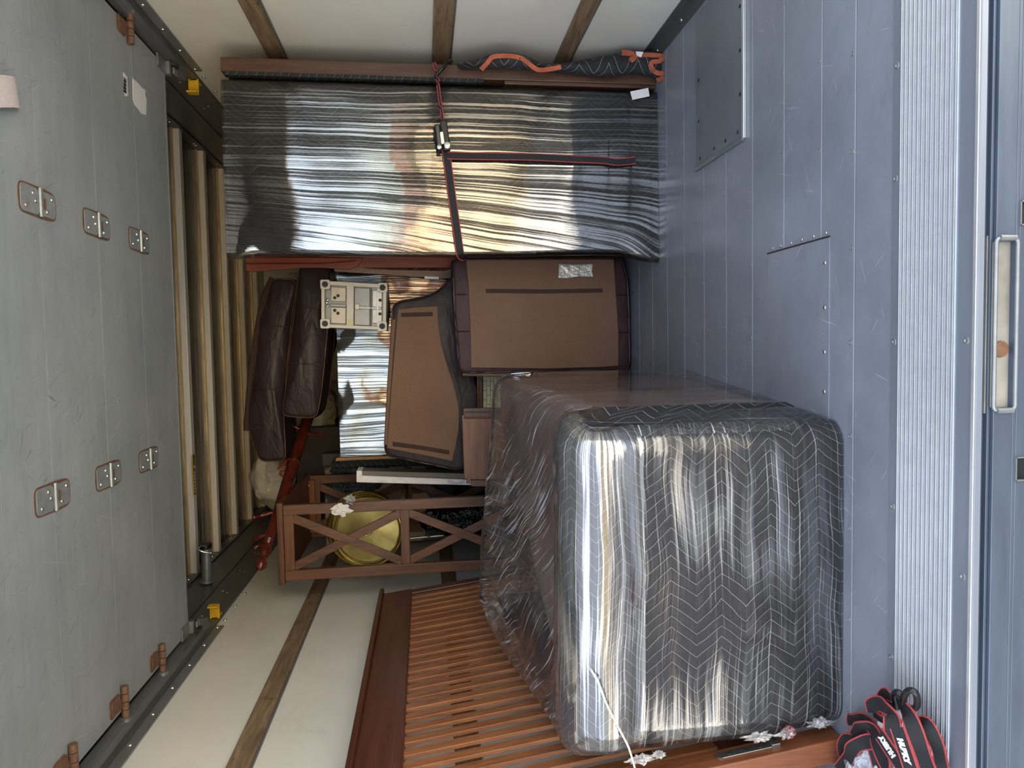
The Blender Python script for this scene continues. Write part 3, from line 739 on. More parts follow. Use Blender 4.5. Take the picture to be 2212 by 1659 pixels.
# ================================================================== wrapped cabinet at the right wall
def rrect(x0, x1, y0, y1, r, nf=40, ns=16, nc=6):
    pts = []
    def line(a, b, n):
        for k in range(n): pts.append((a[0]+(b[0]-a[0])*k/n, a[1]+(b[1]-a[1])*k/n))
    def arc(cx, cy, a0, n):
        for k in range(n): a = a0+PI/2*k/n; pts.append((cx+r*math.cos(a), cy+r*math.sin(a)))
    line((x0+r, y0), (x1-r, y0), nf); arc(x1-r, y0+r, -PI/2, nc); line((x1, y0+r), (x1, y1-r), ns); arc(x1-r, y1-r, 0, nc)
    line((x1-r, y1), (x0+r, y1), ns); arc(x0+r, y1-r, PI/2, nc); line((x0, y1-r), (x0, y0+r), ns); arc(x0+r, y0+r, PI, nc)
    return pts
cx0, cx1, cy0, cy1, cz = .355, .960, 2.585, 2.90, 1.575
cab = thing('wrapped_cabinet', 'tall cabinet wrapped in dark quilted blankets and shiny stretch film against the right wall', 'cabinet', ((cx0+cx1)/2, (cy0+cy1)/2, 0))
base = rrect(cx0, cx1, cy0, cy1, .022)
def cab_ring(z, off, wob, ears):
    out = []
    c = V(((cx0+cx1)/2, (cy0+cy1)/2, 0))
    for x, y in base:
        n_ = V((0, 0, 0))
        if x < cx0+.03: n_.x = -1
        if x > cx1-.03: n_.x = 1
        if y < cy0+.03: n_.y = -1
        if y > cy1-.03: n_.y = 1
        if n_.length: n_.normalize()
        q = V((x, y, z)); d = off
        d += wob*(noise.noise(V((x*5, y*5, z*1.3)))+.35*noise.noise(V((x*16, y*16, z*.8+3))))
        q += n_*d
        if ears:
            front = smoothstep(cy0+.16, cy0, y)
            lf = smoothstep(cx0+.16, cx0-.0, x)
            for ze, s_ in ((0.012, .10), (1.56, .075)):
                g = math.exp(-((z-ze)/s_)**2)
                q.x -= lf*front*g*(.018+.018*(ze < .5))
                q.y += -lf*front*g*.008
            q.x -= lf*front*.014*math.exp(-((z-.75)/.5)**2)
        q.x += .16*(y-cy0)*smoothstep(cx1, cx0, x)
        out.append(q)
    return out
mb = MB(); mb.loft([cab_ring(z, 0, .006, False) for z in [k*cz/48 for k in range(49)]])
mb.build('quilted_blanket', M['quilt_dark'], cab, smooth=60)
zs = [.001+(cz+.006)*k/150 for k in range(151)]
mb = MB(); mb.loft([cab_ring(z, .006, .004, True) for z in zs])
for i, f in enumerate(mb.f):
    if mb.uv[i] is None: continue
    if all(mb.v[k].y < cy0+.05 for k in f):
        mb.uv[i] = [(a-.18*(b-.85)*max(0, .70-mb.v[k].x)/.35, b) for k, (a, b) in zip(f, mb.uv[i])]
mb.build('stretch_film', M['film_cab'], cab, smooth=80)
mb = MB(); mb.prism([at(a, b, Y=cy0-.012) for a, b in ((1361, 198), (1400, 190), (1403, 208), (1366, 216))], (0, -.0012, 0)); mb.build('paper_tag', M['paper'], cab)

# board (bed rail) standing between the cabinet and the wall
brd = thing('bed_rail', 'long brown wooden rail standing upright between the wrapped cabinet and right wall', 'board', (1.02, 2.7, 0))
mb = MB(); mb.box(.992, 1.042, 2.60, 2.66, .0, 1.585); mb.build('rail_edge', M['cab_board'], brd, bevel=.003)
mb = MB(); mb.box(.998, 1.036, 2.66, 3.2, .002, 1.58); mb.build('rail_panel', M['cab_board'], brd)
mb = MB(); mb.box(.978, .991, 2.602, 2.64, .001, .58); mb.build('lower_strip', M['cab_board'], brd, bevel=.002)
rb = []
for k in range(26):
    z = .05+1.52*k/25; rb.append([(.978+.004*noise.noise(V((z*6, 0, 0))), 2.594, z), (.991, 2.592+.004*noise.noise(V((z*5, 3, 0))), z), (.9915, 2.62, z), (.978, 2.62, z)])
mb = MB(); mb.loft(rb[10:]); mb.build('blanket_edge', M['quilt_line'], brd, smooth=60)

# moving blanket stuffed behind the board
tb = thing('moving_blanket', 'black quilted moving blanket with orange binding stuffed between rail and right wall', 'blanket', (1.07, 2.6, 0))
up = [(985, 142), (1015, 141), (1040, 128), (1062, 121), (1090, 119), (1122, 121), (1140, 131), (1158, 143), (1180, 147), (1205, 144), (1235, 139), (1270, 131), (1300, 127), (1330, 119), (1356, 112), (1390, 115), (1420, 118), (1437, 124), (1442, 140)]
lo = [(985, 150), (1015, 151), (1040, 152), (1062, 153), (1090, 153), (1122, 154), (1140, 155), (1158, 156), (1180, 157), (1205, 159), (1235, 163), (1270, 168), (1300, 172), (1330, 171), (1356, 163), (1390, 166), (1420, 176), (1434, 172), (1440, 158)]
rings = []
for (a, b), (c_, d_) in zip(up, lo):
    P1, P0 = at(a, b, Y=2.58), at(c_, d_, Y=2.58); z = max(.004, (P0.z+P1.z)/2)
    r = []
    n = 14
    for k in range(n):
        t = 2*PI*k/n; x = (P0.x+P1.x)/2+(P1.x-P0.x)/2*math.cos(t); y = 2.562+.032*math.sin(t)
        x += .006*noise.noise(V((x*20, y*20, z*14))); y += .008*noise.noise(V((x*9, y*9, z*11)))
        r.append((min(x, 1.118), y, z))
    rings.append(r)
rings = rings[::-1]
mb = MB(); mb.loft(rings); mb.build('cloth', M['quilt'], tb, smooth=80, sub=1)
def bind(pxs, Y, wdt, parent, n=(0, -1, .1), mat='orange'):
    mb = MB(); mb.ribbon(catmull([at(a, b, Y=Y+.012*math.sin(i*1.7)) for i, (a, b) in enumerate(pxs)], 6), n, wdt, .005); return mb.build('orange_binding', [M[mat], M[mat]], parent, smooth=60)
bind([(1040, 150), (1052, 137), (1064, 124), (1085, 121), (1108, 122), (1128, 127), (1146, 141), (1163, 151), (1185, 150), (1212, 145)], 2.522, .016, tb)
bind([(1344, 114), (1362, 116), (1370, 124), (1362, 131)], 2.52, .02, tb)
bind([(1375, 120), (1400, 119), (1430, 122), (1425, 132), (1408, 135), (1408, 148), (1418, 157), (1432, 160), (1430, 168), (1420, 173)], 2.52, .016, tb)
mb = MB(); mb.prism([at(a, b, Y=2.515) for a, b in ((1373, 111), (1390, 112), (1385, 124), (1376, 120))], (0, .002, 0)); mb.build('white_tag', M['paper'], tb)

# ratchet strap over the cabinet
rs = thing('ratchet_strap', 'black ratchet strap with red edges tied round the wrapped cabinet', 'strap', (.66, 2.55, .9))
YS = cy0-.022
def S_(a, b, dy=0): return at(a, b, Y=YS+dy)
mb = MB(); mb.ribbon(catmull([S_(962, 318), S_(966, 345), S_(976, 420), S_(986, 490), S_(994, 546), at(999, 556, Y=cy0+.03)], 6), (0, -1, 0), .030, .003, .09); mb.build('webbing', [M['strap'], M['strap_red']], rs, smooth=40)
mb = MB(); mb.ribbon(catmull([S_(966, 336, -.006), S_(1010, 337, -.004), S_(1080, 338, -.003), S_(1150, 339, -.004), S_(1230, 343, -.002), S_(1300, 346, -.004), S_(1330, 350, -.006), S_(1352, 349, -.004), S_(1373, 346, -.008)], 6), (0, -1, 0), .027, .003, .1); mb.build('loose_tail', [M['strap'], M['strap_red']], rs, smooth=40)
tw = []
tp = catmull([at(937, 135, Y=2.56), at(943, 158, Y=2.56), S_(946, 180), S_(950, 215), S_(954, 240), S_(956, 262)], 8)
mb = MB(); mb.ribbon(tp, [V((math.sin(i*.28), -math.cos(i*.28)*.8-.2, .0)) for i in range(len(tp))], .012, .004, .2); mb.build('twisted_webbing', [M['strap'], M['strap_red']], rs, smooth=40)
mb = MB(); mb.tube(catmull([at(976, 132, Y=2.57), at(966, 134, Y=2.56), at(958, 146, Y=2.55), at(948, 156, Y=2.55), at(942, 164, Y=2.55), at(946, 168, Y=2.55)], 6), .0065, 8); mb.build('strap_hook', M['hook'], rs, smooth=60)
rt = MB(); P0, P1 = S_(957, 262, -.02), S_(966, 326, -.02)
rt.beam(P0, P1, .026, .022, (0, -1, 0)); body = rt.build('ratchet_body', M['black'], rs, bevel=.004)
d = (P1-P0)
mb = MB(); mb.beam(S_(944, 268, -.045), S_(950, 322, -.03), .02, .012, (0, -1, 0)); mb.build('ratchet_handle', M['black'], body, bevel=.005)
mb = MB(); mb.beam(S_(953, 284, -.04), S_(957, 312, -.035), .016, .01, (0, -1, 0)); mb.build('release_bar', M['steel'], body, bevel=.003)
mb = MB(); c_ = S_(966, 315, -.045); mb.lathe(c_, (0, -1, 0), [(0, .012), (.01, .012), (.011, .0095), (.013, .0095), (.0135, .004)], 18); mb.build('ratchet_spool', M['steel'], body, smooth=40)
mb = MB(); c_ = S_(949, 318, -.04); mb.lathe(c_, (0, -1, 0), [(0, .008), (.008, .008), (.009, .004)], 14); mb.build('spool_end', M['steel'], body, smooth=40)
mb = MB(); mb.beam(S_(940, 276, -.02), S_(945, 300, -.03), .016, .016, (0, -1, 0)); mb.build('pawl', M['black'], body, bevel=.004)

# ================================================================== things stored behind the cabinet
mb = MB(); P0, P1 = at(530, 575, Y=3.14), at(782, 575, Y=3.14)
mb.prism([(.325, 3.12, P1.z-.02), (.325, 3.12, P0.z), (.36, 3.12, P0.z+.0), (.36, 3.12, P1.z)], (0, .05, 0))
rw = thing('red_stained_panel', 'red stained wooden panel edge beside the left side of the wrapped cabinet', 'panel', (.34, 3.14, 0))
ol = [at(a, b, Y=3.13) for a, b in ((530, 556), (531, 584), (545, 587), (650, 578), (700, 578), (750, 582), (772, 574), (782, 562), (782, 556))]
mb = MB(); mb.prism(ol, (0, .022, 0)); mb.build('panel_face', M['redwood'], rw, bevel=.003)
mb = MB(); mb.box(.37, .43, 3.154, 3.158, 0, 1.62); mb.build('stile', M['redwood'], rw)
mb = MB(); mb.tube([at(532, 570, Y=3.125), at(690, 570, Y=3.125), at(770, 564, Y=3.125)], .003, 6); mb.build('bead', M['redwood'], rw, smooth=60)
rug = thing('woven_rug', 'black and orange woven rug on edge between the cabinet and the wrapped box', 'rug', (.36, 3.2, 0))
ol = [at(a, b, Y=3.16) for a, b in ((782, 558), (783, 578), (850, 582), (960, 584), (978, 578), (978, 556))]
mb = MB(); mb.prism(ol, (0, .03, 0)); mb.build('pile_edge', M['woven'], rug, bevel=.006)
mb = MB(); mb.box(.375, .43, 3.165, 3.19, 0, 1.18); mb.build('rolled_backing', M['woven'], rug)
pw = thing('pale_wood_panel', 'pale brown wooden panel with a small white label below the woven rug', 'panel', (.33, 3.25, 0))
ol = [at(a, b, Y=3.22) for a, b in ((722, 568), (722, 586), (850, 594), (976, 602), (976, 566))]
mb = MB(); mb.prism(ol, (0, .025, 0)); mb.build('panel_face', M['palewood'], pw, bevel=.002)
mb = MB(); mb.box(.36, .43, 3.225, 3.24, 0, 1.28); mb.build('stile', M['palewood'], pw)
mb = MB(); mb.prism([at(a, b, Y=3.218) for a, b in ((917, 597), (948, 598), (948, 604), (917, 602))], (0, -.001, 0)); mb.build('white_label', M['paper'], pw)

# wrapped box with the two leather cushions on top
wb = thing('wrapped_box', 'big flat box in shiny stretch film under the leather cushions', 'box', (-.07, 3.75, 0))
bx0, bx1, by0, by1, bz = -.535, .40, 3.5, 3.95, 1.320
def box_ring(z, off, wob, loop, seed=0):
    out = []
    for x, y in loop:
        q = V((x, y, z)); d = off+wob*(noise.noise(V((x*6+seed, y*6, z*5)))+.5*noise.noise(V((x*13, y*13+seed, z*13))))
        if y < by0+.05: q.y -= d
        elif y > by1-.05: q.y += d
        if x < bx0+.05: q.x -= d
        elif x > bx1-.05: q.x += d
        out.append(q)
    return out
lp = rrect(bx0, bx1, by0, by1, .02, 60, 14, 5)
mb = MB(); mb.box(bx0+.01, bx1-.01, by0+.01, by1-.01, .005, bz-.01); mb.build('box_body', plain('dark carton', '#2b2a29', .6), wb, bevel=.01)
mb = MB(); mb.loft([box_ring(.002+(bz)*k/80, .002, .0035, lp) for k in range(81)]); mb.build('stretch_film', M['film_tv'], wb, smooth=80)
mb = MB(); mb.prism([(bx0-.012, by0-.01, .62), (bx0-.012, by0-.01, bz+.03), (bx0+.012, by0-.012, bz+.02), (bx0+.012, by0-.012, .62)], (0, .3, 0)); mb.build('cardboard_edge', M['kraft'], wb)

def leather_cushion(name, label, pxs, Y, thick, mat='leather', pip='piping', grp=None, bulge=.02, edge=.03, seams=(), edge_fabric=None):
    ol = round_poly([at(a, b, Y=Y) for a, b in pxs], .03)
    zmin = min(p.z for p in ol); xs = [p.x for p in ol]
    t = thing(name, label, 'cushion', ((min(xs)+max(xs))/2, Y+thick/2, zmin), grp)
    mb, e1, e2 = cushion(ol, thick, (0, 1, 0), bulge, edge, 120)
    mb.build('cover', M[mat], t, smooth=70)
    mb = MB(); mb.tube(e1, .0032, 6, closed=True); mb.build('piping', M[pip], t, smooth=60)
    mb = MB(); mb.tube(e2, .0032, 6, closed=True); mb.build('piping', M[pip], t, smooth=60)
    return t
ca = leather_cushion('leather_cushion', 'topmost dark brown leather seat cushion, tilted below the roof bows', [(588, 598), (640, 602), (628, 700), (617, 800), (612, 900), (616, 985), (614, 999), (560, 1000), (545, 960), (537, 930), (535, 890), (548, 800), (560, 690)], 3.42, .34, 'leather', 'piping', 'seat cushions on the wrapped box', .03, .028)
cb = leather_cushion('leather_cushion', 'leather seat cushion with tan piping under the topmost one', [(646, 570), (715, 572), (712, 640), (706, 720), (700, 790), (694, 850), (684, 900), (670, 905), (617, 902), (608, 896), (614, 850), (624, 760), (636, 660)], 3.38, .30, 'leather', 'piping', 'seat cushions on the wrapped box', .03, .028)
for t, rows in ((ca, [((545, 838), (610, 843)), ((540, 930), (560, 922)), ((559, 700), (620, 706))]), (cb, [((640, 662), (703, 668)), ((625, 784), (690, 788))])):
    for a, b in rows:
        Y_ = 3.39 if t is ca else 3.348
        mb = MB(); mb.tube([at(*a, Y=Y_), at((a[0]+b[0])/2, (a[1]+b[1])/2, Y=Y_-.006), at(*b, Y=Y_)], .0016, 6); mb.build('seam', M['piping_dark'], t, smooth=60)
mb = MB(); P0, P1 = at(534, 940, Y=3.5), at(560, 610, Y=3.5)
mb.tube(catmull([at(532, 930, Y=3.45), at(543, 800, Y=3.45), at(566, 660, Y=3.45), at(588, 600, Y=3.45)], 8), .014, 8); mb.build('lining_edge', M['velcro'], ca, smooth=60)

# ------------------------------------------------------------------ metal-framed machine, underside towards us
mc = thing('office_machine', 'ivory machine lying on its side showing four rubber feet and grey inner plates', 'machine', (.21, 3.28, 1.05))
YM = 3.2
def q_(a, b): return at(a, b, Y=YM)
A, B, C_, D = q_(694, 606), q_(835, 614), q_(834, 713), q_(694, 707)
def bil(u, v): return (A*(1-u)+B*u)*(1-v)+(D*(1-u)+C_*u)*v
def plate(u0, u1, v0, v1, y0, th, name, mat, parent, bevel=.002):
    pts = [bil(u0, v0), bil(u1, v0), bil(u1, v1), bil(u0, v1)]
    pts = [p+V((0, y0, 0)) for p in pts]
    mb = MB(); mb.prism(pts, (0, th, 0)); return mb.build(name, mat, parent, bevel=bevel)
mb = MB()
for u0, u1, v0, v1 in ((0, .05, 0, 1), (.95, 1, 0, 1), (.05, .95, 0, .085), (.05, .95, .93, 1)):
    mb.prism([bil(u0, v0), bil(u1, v0), bil(u1, v1), bil(u0, v1)], (0, .02, 0))
fr = mb.build('base_frame', M['machine'], mc, bevel=.002)
plate(.0, 1, 0, 1, .03, .14, 'casing', M['machine_in'], mc)
plate(.385, .495, .06, .95, -.001, .022, 'cross_bar', M['machine'], mc)
plate(.14, .37, .12, .42, .014, .01, 'inner_plate', M['machine_lt'], mc)
plate(.14, .37, .55, .90, .014, .01, 'inner_plate', M['machine_lt'], mc)
plate(.50, .74, .10, .92, .018, .008, 'inner_tray', M['machine_in'], mc)
plate(.78, .93, .14, .86, .012, .01, 'inner_plate', plain('light grey plate', '#a9aaa7', .35, .4), mc)
plate(.13, .38, .48, .545, .004, .01, 'cross_strut', M['machine_in'], mc)
plate(.56, .92, .50, .565, .006, .012, 'cross_strut', M['galv'], mc)
plate(.51, .585, .46, .58, .002, .012, 'clamp', M['machine_lt'], mc)
plate(.415, .48, .80, .93, -.003, .002, 'yellowed_label', plain('yellowed label', '#d8cf9d', .7), mc, 0)
for u, v in ((.06, .08), (.06, .92), (.94, .08), (.94, .92)):
    mb = MB(); c_ = bil(u, v); hw_ = .021
    mb.prism(round_poly([(c_.x-hw_, YM-.002, c_.z-hw_), (c_.x+hw_, YM-.002, c_.z-hw_), (c_.x+hw_, YM-.002, c_.z+hw_), (c_.x-hw_, YM-.002, c_.z+hw_)], .008), (0, -.004, 0)); pd = mb.build('foot_pad', M['machine'], mc, bevel=.001)
    mb = MB(); mb.lathe((c_.x, YM-.005, c_.z), (0, -1, 0), [(0, .0135), (.006, .013), (.007, .011)], 20); mb.build('rubber_foot', M['rubber'], pd, smooth=40)
mb = MB()
for u, v in ((.2, .35), (.25, .3), (.2, .62), (.25, .68), (.9, .35), (.9, .65)): mb.lathe(bil(u, v)+V((0, .013, 0)), (0, -1, 0), [(0, .0075), (.002, .0075)], 12)
stuff(mb.build('dark_holes', M['rubber'], mc, smooth=40))
mb = MB()
for u, v in ((.09, .4), (.075, .46), (.09, .53)): mb.lathe(bil(u, v)+V((0, .012, 0)), (0, -1, 0), [(0, .006), (.004, .005), (.006, 0)], 10)
stuff(mb.build('chrome_pins', M['rivet'], mc, smooth=40))
for u in (.76, .86): mb = MB(); mb.tube([bil(u, .1)+V((0, .006, 0)), bil(u, .92)+V((0, .006, 0))], .0022, 6); mb.build('guide_rod', M['rivet'], mc, smooth=60)

# ------------------------------------------------------------------ the two big sofa cushions showing their brown lining
lc = thing('shaped_back_cushion', 'wavy-edged sofa back cushion with brown lining on black leather', 'cushion', (-.1, 3.15, .67))
YL = 3.08
ol = round_poly([at(a, b, Y=YL) for a, b in ((848, 660), (862, 649), (915, 640), (945, 628), (970, 603), (985, 585), (1005, 640), (1012, 720), (1020, 800), (1031, 860), (1030, 900), (1016, 960), (1003, 1013), (985, 1017), (836, 986), (830, 970), (838, 830))], .012, 3)
mb, e1, e2 = cushion(ol, .13, (0, 1, 0), .012, .02, 160, .003)
mb.build('leather_cover', M['leather2'], lc, smooth=70)
mb = MB(); mb.tube(e1, .004, 6, closed=True); mb.build('piping', M['piping_dark'], lc, smooth=60)
def slab_on(pxs, Y, name, mat, parent, th=.004, r=.0):
    o = [at(a, b, Y=Y) for a, b in pxs]
    if r: o = round_poly(o, r, 3)
    mb = MB(); mb.prism(o, (0, th, 0)); return mb.build(name, mat, parent, bevel=.0012, seg=1)
ln = slab_on([(860, 668), (902, 664), (945, 661), (947, 700), (953, 745), (966, 790), (978, 825), (987, 860), (992, 890), (991, 930), (984, 965), (977, 996), (920, 984), (836, 968), (846, 830)], YL-.0145, 'brown_lining', M['fabric'], lc, .03)
slab_on([(866, 676), (935, 674), (935, 683), (867, 685)], YL-.0165, 'hook_tape', M['velcro'], lc, .003)
slab_on([(848, 954), (905, 962), (971, 973), (970, 982), (905, 971), (848, 964)], YL-.0165, 'hook_tape', M['velcro'], lc, .003)
for a in (((948, 720), (986, 721)), ((992, 868), (1026, 862))):
    mb = MB(); mb.tube([at(*a[0], Y=YL-.004), at(*a[1], Y=YL-.006)], .0015, 5); mb.build('seam', M['piping_dark'], lc, smooth=60)
mb = MB(); mb.tube([at(851, 690, Y=YL+.005), at(841, 830, Y=YL+.005), at(834, 960, Y=YL+.005)], .010, 8); mb.build('lining_edge', M['fabric'], lc, smooth=60)

scu = thing('seat_cushion', 'large brown-lined leather seat cushion with silver tape, standing on the floor', 'cushion', (.13, 2.98, 0))
YC = 2.92
ol = round_poly([at(a, b, Y=YC) for a, b in ((976, 560), (1345, 556), (1357, 600), (1363, 690), (1364, 780), (1357, 800), (1000, 806), (990, 796), (982, 700))], .018, 4)
ol = [V((p.x, p.y, max(p.z, .012))) for p in ol]
mb, e1, e2 = cushion(ol, .13, (0, 1, 0), .012, .02, 160, .003)
mb.build('leather_cover', M['maroon'], scu, smooth=70)
mb = MB(); mb.tube(e1, .0045, 6, closed=True); mb.build('piping', M['piping_dark'], scu, smooth=60)
slab_on([(1007, 562), (1326, 560), (1331, 640), (1336, 720), (1336, 790), (1300, 793), (1180, 796), (1018, 794), (1016, 700), (1012, 620)], YC-.0145, 'brown_lining', M['fabric'], scu, .03)
slab_on([(1049, 624), (1180, 625), (1302, 623), (1302, 632), (1180, 634), (1050, 633)], YC-.0168, 'hook_tape', M['velcro'], scu, .003)
slab_on([(1207, 570), (1230, 571), (1250, 571), (1281, 570), (1279, 585), (1282, 598), (1250, 597), (1225, 601), (1206, 600), (1207, 588)], YC-.018, 'silver_tape', M['tape'], scu, .002)
for a in (((985, 636), (1008, 636)), ((986, 716), (1014, 716)), ((1334, 637), (1356, 637)), ((1337, 717), (1361, 718))):
    mb = MB(); mb.tube([at(*a[0], Y=YC-.008), at(*a[1], Y=YC-.004)], .002, 5); mb.build('seam', M['piping_dark'], scu, smooth=60)
mb = MB(); mb.tube(catmull([at(1000, 806, Y=YC+.03), at(1080, 808, Y=YC+.03), at(1200, 803, Y=YC+.03), at(1355, 800, Y=YC+.03)], 6), .012, 8); mb.build('lining_edge', M['fabric'], scu, smooth=60)

# framed panel with carved border and cream tiles behind them
fp = thing('tiled_panel', 'brown framed panel with cream bricks and carved dark band behind the wrapped armchair', 'panel', (-.12, 3.26, 0))
slab_on([(1030, 780), (1030, 890), (1034, 890), (1034, 780)], 3.20, 'frame_stile', M['gold'], fp, .03)
slab_on([(1034, 780), (1034, 890), (1042, 890), (1042, 780)], 3.205, 'frame_stile', M['drawer_edge'], fp, .03)
slab_on([(1043, 770), (1043, 808), (1100, 808), (1100, 770)], 3.215, 'carved_band', M['carved'], fp, .02)
gr = slab_on([(1043, 808), (1043, 892), (1100, 892), (1100, 808)], 3.222, 'grout', M['grout'], fp, .02)
for r in range(5):
    for c in range(4):
        a0 = 1044+r*7.6; b0 = 811+c*20.5+(r % 2)*10-8; b1 = b0+19.3
        b0 = max(b0, 809)
        slab_on([(a0, b0), (a0, b1), (a0+6.9, b1), (a0+6.9, b0)], 3.218, 'tile', M['tile'], fp, .004)
Pq = at(1060, 780, Y=3.24); mb = MB(); mb.box(Pq.x-.25, Pq.x+.05, 3.245, 3.26, 0, .66); mb.build('backing_board', M['drawer_edge'], fp)

# stacked brown drawer fronts
YD = 2.86
df = thing('drawer_front', 'upright brown drawer front with notched corners in front of the leather cushion', 'board', (-.41, YD, 0), 'drawer fronts behind the armchair')
def bottoms(pts, Y, z): return [V((p.x, Y, p.z)) for p in pts]
def board_px(pxs, Y, th): 
    o = [at(a, b, Y=Y) for a, b in pxs]; mb = MB(); mb.prism(o, (0, th, 0)); return mb
for i, (dy, da, db) in enumerate(((0, 0, 0), (.024, -5, -6))):
    pass
mb = board_px([(998, 897), (1003, 897), (1003, 904), (1007, 904), (1378, 904), (1378, 1036), (1016, 1036), (1016, 1044), (1008, 1044), (1008, 1034), (1003, 1034)], YD, .02); mb.build('board_face', M['drawer'], df, bevel=.0015, seg=1)
mb = board_px([(1017, 1037), (1378, 1037), (1378, 1050), (1018, 1051)], YD+.004, .02); mb.build('edge_strip', M['drawer_edge'], df, bevel=.0015, seg=1)
d2 = thing('drawer_front', 'second drawer front just behind the first, its top edge dark', 'board', (-.33, YD+.03, 0), 'drawer fronts behind the armchair')
mb = board_px([(1001, 882), (1376, 876), (1376, 1016), (1002, 1030)], YD+.026, .018); mb.build('board_face', M['drawer_edge'], d2, bevel=.0015, seg=1)
mb = board_px([(1003, 889), (1270, 886), (1270, 889), (1003, 892)], YD+.0225, .002); mb.build('groove', M['dark'], d2)

# white marbled board
mbd = thing('marbled_board', 'narrow white marbled board standing on edge beside the black lined blanket', 'board', (-.6, 3.4, 0))
slab_on([(770, 1027), (1012, 1036), (1270, 1046), (1270, 1060), (1012, 1048), (770, 1042)], 3.28, 'front_edge', M['marble'], mbd, .02)
slab_on([(772, 1017), (1010, 1023), (1270, 1030), (1270, 1046), (1010, 1038), (772, 1030)], 3.30, 'inner_side', plain('inner board shaded grey', '#77726c', .7), mbd, .10)  # grey colour stands for shade on the inner side of the board
slab_on([(770, 1017), (782, 1017), (782, 1030), (770, 1030)], 3.285, 'top_edge', M['marble'], mbd, .11)
# black blanket-wrapped flat item behind
bi = thing('blanket_wrapped_panel', 'flat item wrapped in black white-lined blanket between wrapped box and shelf', 'panel', (-.58, 3.5, 0))
P0 = at(690, 1001, Y=3.42); P1 = at(690, 1018, Y=3.42)
rb = []
for k in range(40):
    z = 1.36*k/39; w_ = .004*noise.noise(V((z*7, 1, 0)))
    r = []
    for j in range(12):
        t = 2*PI*j/12; cxq = (P0.x+P1.x)/2; r.append((cxq+(abs(P1.x-P0.x)/2+w_)*(1 if math.cos(t) > 0 else -1)*abs(math.cos(t))**.5, 3.56+.14*(1 if math.sin(t) > 0 else -1)*abs(math.sin(t))**.5, z))
    rb.append(r)
mb = MB(); mb.loft(rb); mb.build('wrapped_body', M['quilt_line'], bi, smooth=60)
mb = MB(); mb.box(P1.x-.02, P1.x+.05, 3.66, 3.76, .0, 1.44); mb.build('dark_end', M['dark'], bi, bevel=.01)

# ------------------------------------------------------------------ bookshelf with crossed braces
sh = thing('cross_braced_shelf', 'dark brown bookshelf with crossed braces on its open sides', 'shelf', (-.83, 3.45, 0))
def sp(a, b): return at(a, b, Y=3.1)
Y0, Y1 = 3.1, 3.82
x0, x1 = -1.0, -.665
ztop = 1.552
mb = MB(); mb.box(x0-.012, x1+.012, Y0-.012, Y1+.012, ztop-.026, ztop); mb.build('top_board', M['shelf_x'], sh, bevel=.003)
for Y in (Y0, Y1):
    T = .03
    mb = MB(); mb.box(x1-.045, x1, Y, Y+T, 0, ztop-.026); mb.build('leg_post', M['shelf'], sh, bevel=.002)
    mb = MB(); mb.box(x0, x0+.045, Y, Y+T, 0, ztop-.026); mb.build('leg_post', M['shelf'], sh, bevel=.002)
    zz = [ztop-.026, 1.022, .50, .04]
    mb = MB(); mb.box(x0+.045, x1-.045, Y+.002, Y+T-.002, zz[0]-.042, zz[0]); mb.build('rail', M['shelf_x'], sh, bevel=.002)
    for z in zz[1:]:
        mb = MB(); mb.box(x0+.045, x1-.045, Y+.002, Y+T-.002, z-.04, z); mb.build('rail', M['shelf_x'], sh, bevel=.002)
    for i in range(3):
        zt_, zb_ = zz[i]-(.042 if i == 0 else .04), zz[i+1]
        for flip in (0, 1):
            p0, p1 = V((x1-.058, Y+.010+.008*flip, zt_+.004)), V((x0+.058, Y+.010+.008*flip, zb_-.004))
            if flip: p0.x, p1.x = p1.x, p0.x
            mb = MB(); mb.beam(p0, p1, .016, .036, (0, 1, 0) if False else (1, 0, 0)) if False else None
            dd = (p1-p0); t = dd.normalized(); sd = t.cross(V((0, 1, 0))).normalized()
            mb.obox((p0+p1)/2, (dd/2, sd*.0185, V((0, .0075, 0)))); mb.build('cross_brace', M['shelf'], sh, bevel=.0015)
for z in (1.02, .50, .06):
    mb = MB(); mb.box(x0+.004, x1-.004, Y0+.03, Y1, z-.018, z-.002); mb.build('shelf_board', M['shelf_x'], sh)
mb = MB(); mb.box(x0+.05, x1-.03, Y1-.05, Y1-.03, 1.39, 1.41); 
cl = at(668, 1110, Y=Y1-.06)
mb = MB(); mb.box(x0+.03, x1-.02, Y1-.03, Y1-.01, cl.z-.028, cl.z+.028); ck = mb.build('cleat', M['cleat'], sh, bevel=.002)
mb = MB(); mb.box(x0+.02, x1-.01, Y1-.012, Y1+.0, cl.z-.052, cl.z-.028); mb.build('cleat_backing', M['shelf_x'], ck)
for b in (1050, 1085, 1118):
    mb = MB(); q = at(666, b, Y=Y1-.032); mb.lathe(q, (0, -1, 0), [(0, .008), (.003, .007), (.006, 0)], 12); mb.build('brass_screw', M['brass_edge'], ck, smooth=40)
mb = MB(); q = at(872, 1060, Y=Y1-.04); mb.box(q.x-.09, q.x+.06, Y1-.03, Y1-.01, q.z-.02, q.z+.012); mb.build('cleat', M['cleat'], sh, bevel=.002)
